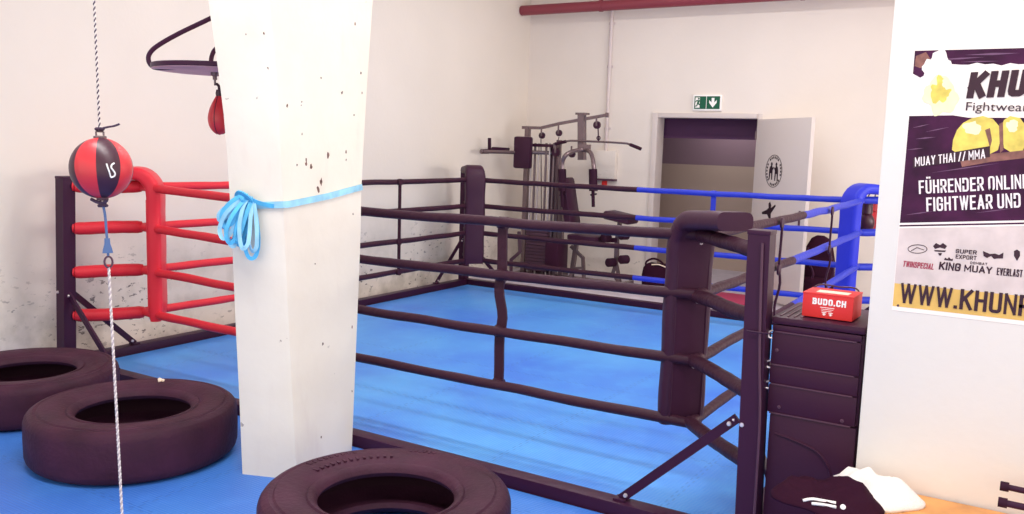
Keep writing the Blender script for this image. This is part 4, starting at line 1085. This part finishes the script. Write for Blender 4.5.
def on_cloth(u, v, hf, ctr, outl):
    r = ray(u, v)
    t = 2.6
    while t < 4.2:
        p = EYE + r*t; dx, dy = p.x-ctr[0], p.y-ctr[1]; rr = math.hypot(dx, dy)/outl(math.atan2(dy, dx))
        if rr < 1 and p.z <= BZ + hf(p.x, p.y, rr) + .006: return p
        t += .002
    return None
jout = lambda t: (.17 + .03*math.cos(2*t+.3) + .014*math.sin(4*t))
b = MB(); ok = 0
for st in ([(803, 500.5), (812, 499), (822, 500.5), (836, 503)], [(812, 503.5), (822, 504.5), (836, 507)]):
    P = [on_cloth(u, v, jh, jc, jout) for u, v in st]; P = [p for p in P if p]
    if len(P) > 1: b.tube(smooth(P, 5), .0055, 6); ok = 1
if ok: b.build('sleeve_stripe', M['white'], jk, 'white stripes')
p = on_cloth(843, 507, jh, jc, jout)
if p:
    b = MB(); b.lathe([(0, .004), (.009, .003), (.01, 0)], p, (EYE-p), 12); b.build('badge', M['white'], jk, 'round white badge')

rk = thing('dumbbell_rack', 'black tubular rack frame with capped bar ends at the right edge', 'rack', (.2, 3.42, BZ))
ra, rb2 = at(1002, 486, 1, 3.5), at(1000, 502, 1, 3.36)
b = MB(); b.tube([ra, (ra.x+.45, 3.5, ra.z-.008)], .011, 12); b.build('rail', M['post'], rk)
b = MB(); b.tube([rb2, (rb2.x+.45, 3.36, rb2.z-.004)], .012, 12); b.build('rail', M['post'], rk)
for q in (ra, rb2):
    b = MB(); b.tube([q-Vector((.006, 0, 0)), q+Vector((.022, 0, 0))], .017, 14); b.build('end_cap', M['foam'], rk)
b = MB()
for x in (.12, .34):
    for y, z in ((3.5, ra.z), (3.36, rb2.z)): b.tube([(x, y, BZ+.002), (x, y, z)], .01, 8)
    b.tube([(x, 3.36, BZ+.012), (x, 3.5, BZ+.012)], .01, 8)
b.build('stand', M['post'], rk)

# ------------------------------------------------------------------ poster
po = thing('poster', 'large fightwear poster with yellow glove and web address on the near wall', 'poster', (-.14, NW, 1.1))
PY = NW-.002
def pp(u, v, lay=1): return at(u, v, 1, NW-.0015-.0006*lay)
M['p_white'] = mat('poster_white', (250, 240, 232), .3, .5); M['p_dark'] = mat('poster_purple', (62, 22, 54), .5, .2, var=.3, vscale=9)
M['p_grey'] = mat('poster_grey', (216, 200, 196), .3, .5, var=.06, vscale=10); M['p_gold'] = mat('poster_gold', (228, 184, 96), .3, .5, var=.08, vscale=6)
M['p_yellow'] = mat('poster_yellow', (226, 202, 92), .3, .5, var=.1, vscale=22); M['p_pale'] = mat('poster_pale_yellow', (248, 240, 190), .3, .5, var=.03, vscale=30)
M['p_ink'] = mat('poster_ink', (54, 20, 38), .4, .4); M['p_text'] = mat('poster_text_white', (244, 232, 232), .4, .4); M['p_brown'] = mat('poster_brown', (128, 84, 76), .4, .4, var=.2, vscale=30)
M['p_logo_red'] = mat('poster_logo_red', (168, 66, 84), .4, .4)
XL, XRt = -.484, .2; ZT, ZB = 2.094, 1.113
def zz(u, v): return pp(u, v).z
b = MB(); b.box((XL, NW-.0018, ZB), (XRt, NW-.0002, ZT)); b.build('sheet', M['p_white'], po)
def area(name, mt, pts, lay, label=None):
    b = MB(); y = NW-.0018-.0005*lay; b.poly([(x, y, z) for x, z in pts], (0, -1, 0), .0004); return b.build(name, mt, po, label)
d0 = zz(960, 66)
top = [(XL+.002, ZT-.002), (XRt-.002, ZT-.002)]
rag = [(XRt-.002, d0-.005)]
k = 26
for i in range(k+1):
    x = XRt-.002 + (XL+.002-XRt+.002)*i/k; rag.append((x, zz(1000, 64) + (.012 if i % 2 else -.006)*mnoise.noise(Vector((i*1.7, 0, 0)))*2 - (.03 if i > k-3 else 0)))
area('top_band', M['p_dark'], top + rag[1:], 1, 'dark torn-edged band')
zd1, zd0 = zz(909, 116), zz(901, 223); sl = math.tan(math.radians(5.5))
area('photo_zone', M['p_dark'], [(XL+.002, zd1), (XL+.15, zd1+.004), (XL+.2, zd1-.004), (XRt-.002, zd1), (XRt-.002, zd0 + (XRt-XL)*sl), (XL+.002, zd0)], 1, 'dark photo field')
area('divider', M['p_dark'], [(XL+.002, zd0-.008), (XRt-.002, zd0-.008+(XRt-XL)*sl), (XRt-.002, zd0-.014+(XRt-XL)*sl), (XL+.002, zd0-.014)], 1)
area('logo_zone', M['p_grey'], [(XL+.002, zd0-.02), (XRt-.002, zd0-.02+(XRt-XL)*sl), (XRt-.002, zz(893, 283)), (XL+.002, zz(893, 283))], 1, 'pale grey field with small sponsor logos')
zg1, zg0 = zz(893, 283), zz(893, 306)
area('web_band', M['p_gold'], [(XL+.002, zg1), (XRt-.002, zg1), (XRt-.002, zg0), (XL+.002, zg0)], 1, 'gold band')
# white splash with a golden figure at the top left
def blob(u0, v0, ru, rv, n=28, rough=.25, sd=0):
    out = []
    for i in range(n):
        t = 2*PI*i/n; r = 1 + rough*mnoise.noise(Vector((math.cos(t)*2+sd, math.sin(t)*2, sd)))*2
        q = pp(u0 + ru*math.cos(t)*r, v0 + rv*math.sin(t)*r); out.append((q.x, q.z))
    return out
area('splash', M['p_white'], blob(938, 70, 16, 19, 36, .32, 3), 3, 'white splash')
area('splash', M['p_pale'], blob(941, 94, 17, 19, 30, .2, 5), 4, 'pale yellow splash')
area('splash', M['p_yellow'], blob(942, 90, 10, 13, 30, .35, 9), 5, 'yellow splash')
area('splash', M['p_pale'], blob(947, 84, 5, 5, 18, .3, 11), 6, 'pale highlight')
area('corner_photo', M['p_brown'], [(pp(u, v).x, pp(u, v).z) for u, v in ((916, 56), (926, 52), (931, 60), (930, 66), (920, 68), (914.5, 66))], 2, 'brown photo corner')
# pair of yellow boxing gloves in the dark field
area('glove_picture', M['p_yellow'], [(pp(u, v).x, pp(u, v).z) for u, v in ((952, 150), (953, 140), (957, 130), (963, 123), (972, 118), (983, 116), (993, 119), (999, 126), (1001, 138), (998, 150), (988, 155), (975, 158), (962, 156))], 2, 'yellow glove')
area('glove_picture', M['p_yellow'], [(pp(u, v).x, pp(u, v).z) for u, v in ((1001, 128), (1004, 120), (1010, 116), (1020, 118), (1026, 126), (1027, 142), (1022, 152), (1012, 153), (1004, 148))], 2, 'yellow glove')
area('glove_highlight', M['p_pale'], blob(972, 128, 9, 6, 20, .3, 21), 3); area('glove_highlight', M['p_pale'], blob(1012, 126, 6, 6, 20, .3, 23), 3)
area('glove_strap', M['p_brown'], [(pp(u, v).x, pp(u, v).z) for u, v in ((960, 160), (990, 154), (1026, 150), (1026, 158), (990, 162), (962, 167))], 4, 'brown glove cuff')
M['p_streak'] = mat('poster_streak', (118, 84, 112), .5, .2)
for u0, v0, u1, v1, w_ in ((912, 128, 930, 124, .5), (915, 139, 936, 137, .7), (906, 150, 924, 148, .5), (925, 132, 950, 127, .5), (935, 60, 985, 57, .8), (965, 55, 1020, 53, 1.1), (960, 62, 1000, 61, .6), (905, 215, 935, 211, .6), (975, 213, 1015, 208, .5), (930, 173, 1000, 163, .6)):
    area('picture_streak', M['p_streak'], [(pp(u, v).x, pp(u, v).z) for u, v in ((u0, v0), ((u0+u1)/2, (v0+v1)/2-w_), (u1, v1), ((u0+u1)/2, (v0+v1)/2+w_))], 2)
area('glove_seam', M['p_brown'], [(pp(u, v).x, pp(u, v).z) for u, v in ((999, 124), (1003, 122), (1003.5, 150), (1000, 153))], 4, 'dark gap between the gloves')
area('glove_seam', M['p_brown'], [(pp(u, v).x, pp(u, v).z) for u, v in ((985, 130), (990, 128), (992, 140), (990, 148), (988, 140))], 4)
X_, Z_ = Vector((1, 0, 0)), Vector((0, 0, 1))
def pcap(s, u, v, h_px, rot, mt, lay=6.2, **kw):
    p = at(u, v, 1, NW-.0018-.0005*lay); hh = abs(at(u, v-h_px, 1, NW-.002).z - p.z); a = math.radians(rot)
    return letters(s, p, X_*math.cos(a)+Z_*math.sin(a), Z_*math.cos(a)-X_*math.sin(a), hh, mt, po, **kw)
def ptext(s, u, v, h_px, rot, mt, lay=6.2, **kw):
    p = at(u, v, 1, NW-.0018-.0005*lay); hh = abs(at(u, v-h_px, 1, NW-.002).z - p.z); a = math.radians(rot)
    return text(s, p, X_*math.cos(a)+Z_*math.sin(a), Z_*math.cos(a)-X_*math.sin(a), hh, 'lettering', mt, po, **kw)
pcap('KHUN', 966, 98.5, 26, 2.5, M['p_ink'], wd=.36, sw=.25, gap=.07, shear=.13, label='large dark lettering')
ptext('Fightwear', 964.5, 110.5, 9, -.5, M['p_ink'], bold=.0, squeeze=1.14, label='thin dark lettering')
area('caption_strip', M['p_ink'], [(pp(u, v).x, pp(u, v).z) for u, v in ((913, 159), (990, 146), (990, 157), (913, 168))], 5, 'dark strip behind the caption')
pcap('MUAY THAI // MMA', 915, 166.5, 9, 9.5, M['p_text'], wd=.30, sw=.12, gap=.1, shear=.08, space=.2, label='white slanting caption')
pcap('FÜHRENDER ONLINE', 919, 194, 13.5, 6.5, M['p_text'], wd=.285, sw=.13, gap=.085, space=.2, label='white condensed lettering, upper line')
pcap('FIGHTWEAR UND', 926.5, 211.5, 14, 6.5, M['p_text'], wd=.285, sw=.13, gap=.085, space=.2, label='white condensed lettering, lower line')
pcap('WWW.KHUNP', 899.5, 302.5, 20, 0, M['p_ink'], wd=.37, sw=.155, gap=.095, label='dark web address')
# sponsor logos
def oval(u, v, ru, rv, w=.0014):
    b = MB(); b.tube([pp(u+ru*math.cos(t), v+rv*math.sin(t), 3) for t in [2*PI*i/28 for i in range(28)]], w, 4, closed=True)
    return b
b = oval(917.5, 249, 9.5, 4.2, .0012); b.tube([pp(911, 251, 3), pp(917, 247.5, 3), pp(924, 250, 3)], .0012, 4); b.build('sponsor_logo', M['p_ink'], po, 'thin oval logo')
def logo(pts_list, label, mt='p_ink'):
    b = MB()
    for pts in pts_list: b.poly([pp(u, v, 3) for u, v in pts], (0, -1, 0), .0004)
    b.build('sponsor_logo', M[mt], po, label)
logo([[(933, 246), (936, 243), (940, 245), (943, 243), (947, 246), (945, 249), (940, 247.5), (935, 249)], [(934, 250), (946, 250.5), (945, 252), (935, 251.5)], [(938, 253), (942, 253), (941, 255.5), (939, 255.5)]], 'winged crest logo')
logo([[(983, 251), (983.5, 256), (987, 258), (991, 256), (994, 259), (997.5, 258.5), (1003, 258.5), (1003.5, 252.5), (999, 255), (995, 253.5), (990, 254)]], 'angular dark logo')
logo([[(1014, 251), (1017, 249.5), (1020, 251.5), (1020, 256), (1017, 261), (1014, 256)]], 'small crest logo')
pcap('SUPER', 955.5, 253, 4.2, 0, M['p_ink'], 3, wd=.6, sw=.2, gap=.15, label='small sponsor word'); pcap('EXPORT', 955.5, 258.5, 4.2, 0, M['p_ink'], 3, wd=.47, sw=.18, gap=.13, label='small sponsor word')
pcap('TWINSPECIAL', 902.5, 266.5, 6, -1, M['p_logo_red'], 3, wd=.26, sw=.17, gap=.05, shear=.1, label='small red sponsor word')
pcap('KING', 938.5, 269.5, 8, 0, M['p_ink'], 3, wd=.44, sw=.2, gap=.1, shear=.06, label='sponsor word under a crown')
logo([[(944, 260), (945, 257.5), (947.5, 259), (949, 257), (951, 259.3), (953, 258.5), (952.5, 261)]], 'small crown')
pcap('MUAY', 964, 271.5, 7, 0, M['p_ink'], 3, wd=.55, sw=.2, gap=.12, label='sponsor word'); pcap('COMBAT', 970, 264, 2.6, 0, M['p_ink'], 3, wd=.6, sw=.2, gap=.2, label='tiny sponsor word')
pcap('EVERLAST', 996.5, 275, 7.5, 0, M['p_ink'], 3, wd=.2, sw=.14, gap=.05, label='sponsor word')
b = MB()
for u, v in ((898, 305.5),): b.lathe([(0, .002), (.004, .0015), (.005, 0)], pp(u, v, 1), (0, -1, 0), 10)
b.build('pin', M['dark2'], po)

# ------------------------------------------------------------------ light
# added, unseen window frame in the right wall, around the light from that side
wn = bpy.data.objects.new('added_window_1', None); C.objects.link(wn); wn.location = (3, 6.9, 1.2); struct(wn)
for nm, lo, hi in (('added_window_frame', (2.94, 4.3, 1.1), (3.0, 4.38, 2.8)), ('added_window_frame', (2.94, 9.42, 1.1), (3.0, 9.5, 2.8)), ('added_window_frame', (2.94, 4.3, 2.72), (3.0, 9.5, 2.8)), ('added_window_frame', (2.94, 4.3, 1.1), (3.0, 9.5, 1.18)), ('added_mullion', (2.92, 6.0, 1.18), (2.945, 6.06, 2.72)), ('added_mullion', (2.92, 7.74, 1.18), (2.945, 7.8, 2.72))):
    b = MB(); b.box(lo, hi, .004); b.build(nm, M['white'], wn)
def area_light(name, loc, sx, sy, power, col=(1, .975, .945), rot=(0, 0, 0)):
    l = bpy.data.lights.new(name, 'AREA'); l.shape = 'RECTANGLE'; l.size = sx; l.size_y = sy; l.energy = power; l.color = col
    o = bpy.data.objects.new(name, l); C.objects.link(o); o.location = loc; o.rotation_euler = rot; return o
area_light('unseen_ceiling_lamp', (-3.2, 5.0, CZ-.06), 3.2, .3, 70)
area_light('unseen_ceiling_lamp', (-3.2, 8.2, CZ-.06), 3.2, .3, 58)
area_light('unseen_ceiling_lamp', (-2.2, 1.6, CZ-.06), 3.2, .3, 100)
area_light('added_window_light', (2.95, 6.9, 1.95), 1.5, 5.0, 195, rot=(0, PI/2, 0))  # added source, lights the hall from the unseen right side
area_light('unseen_ceiling_lamp', (.9, 1.9, CZ-.06), 2.4, .3, 32)  # extra lamp added to brighten the column's right face
area_light('passage_lamp', (-3.9, FW+1.4, 2.45), .8, .3, 9)
w = bpy.data.worlds.new('daylight'); bpy.context.scene.world = w; w.use_nodes = True
bgn = w.node_tree.nodes['Background']; bgn.inputs['Color'].default_value = (1, .98, .955, 1); bgn.inputs['Strength'].default_value = 1.5
vs = bpy.context.scene.view_settings; vs.view_transform = 'Standard'; vs.look = 'None'; vs.gamma = 1; vs.use_curve_mapping = False; vs.exposure = 0.16
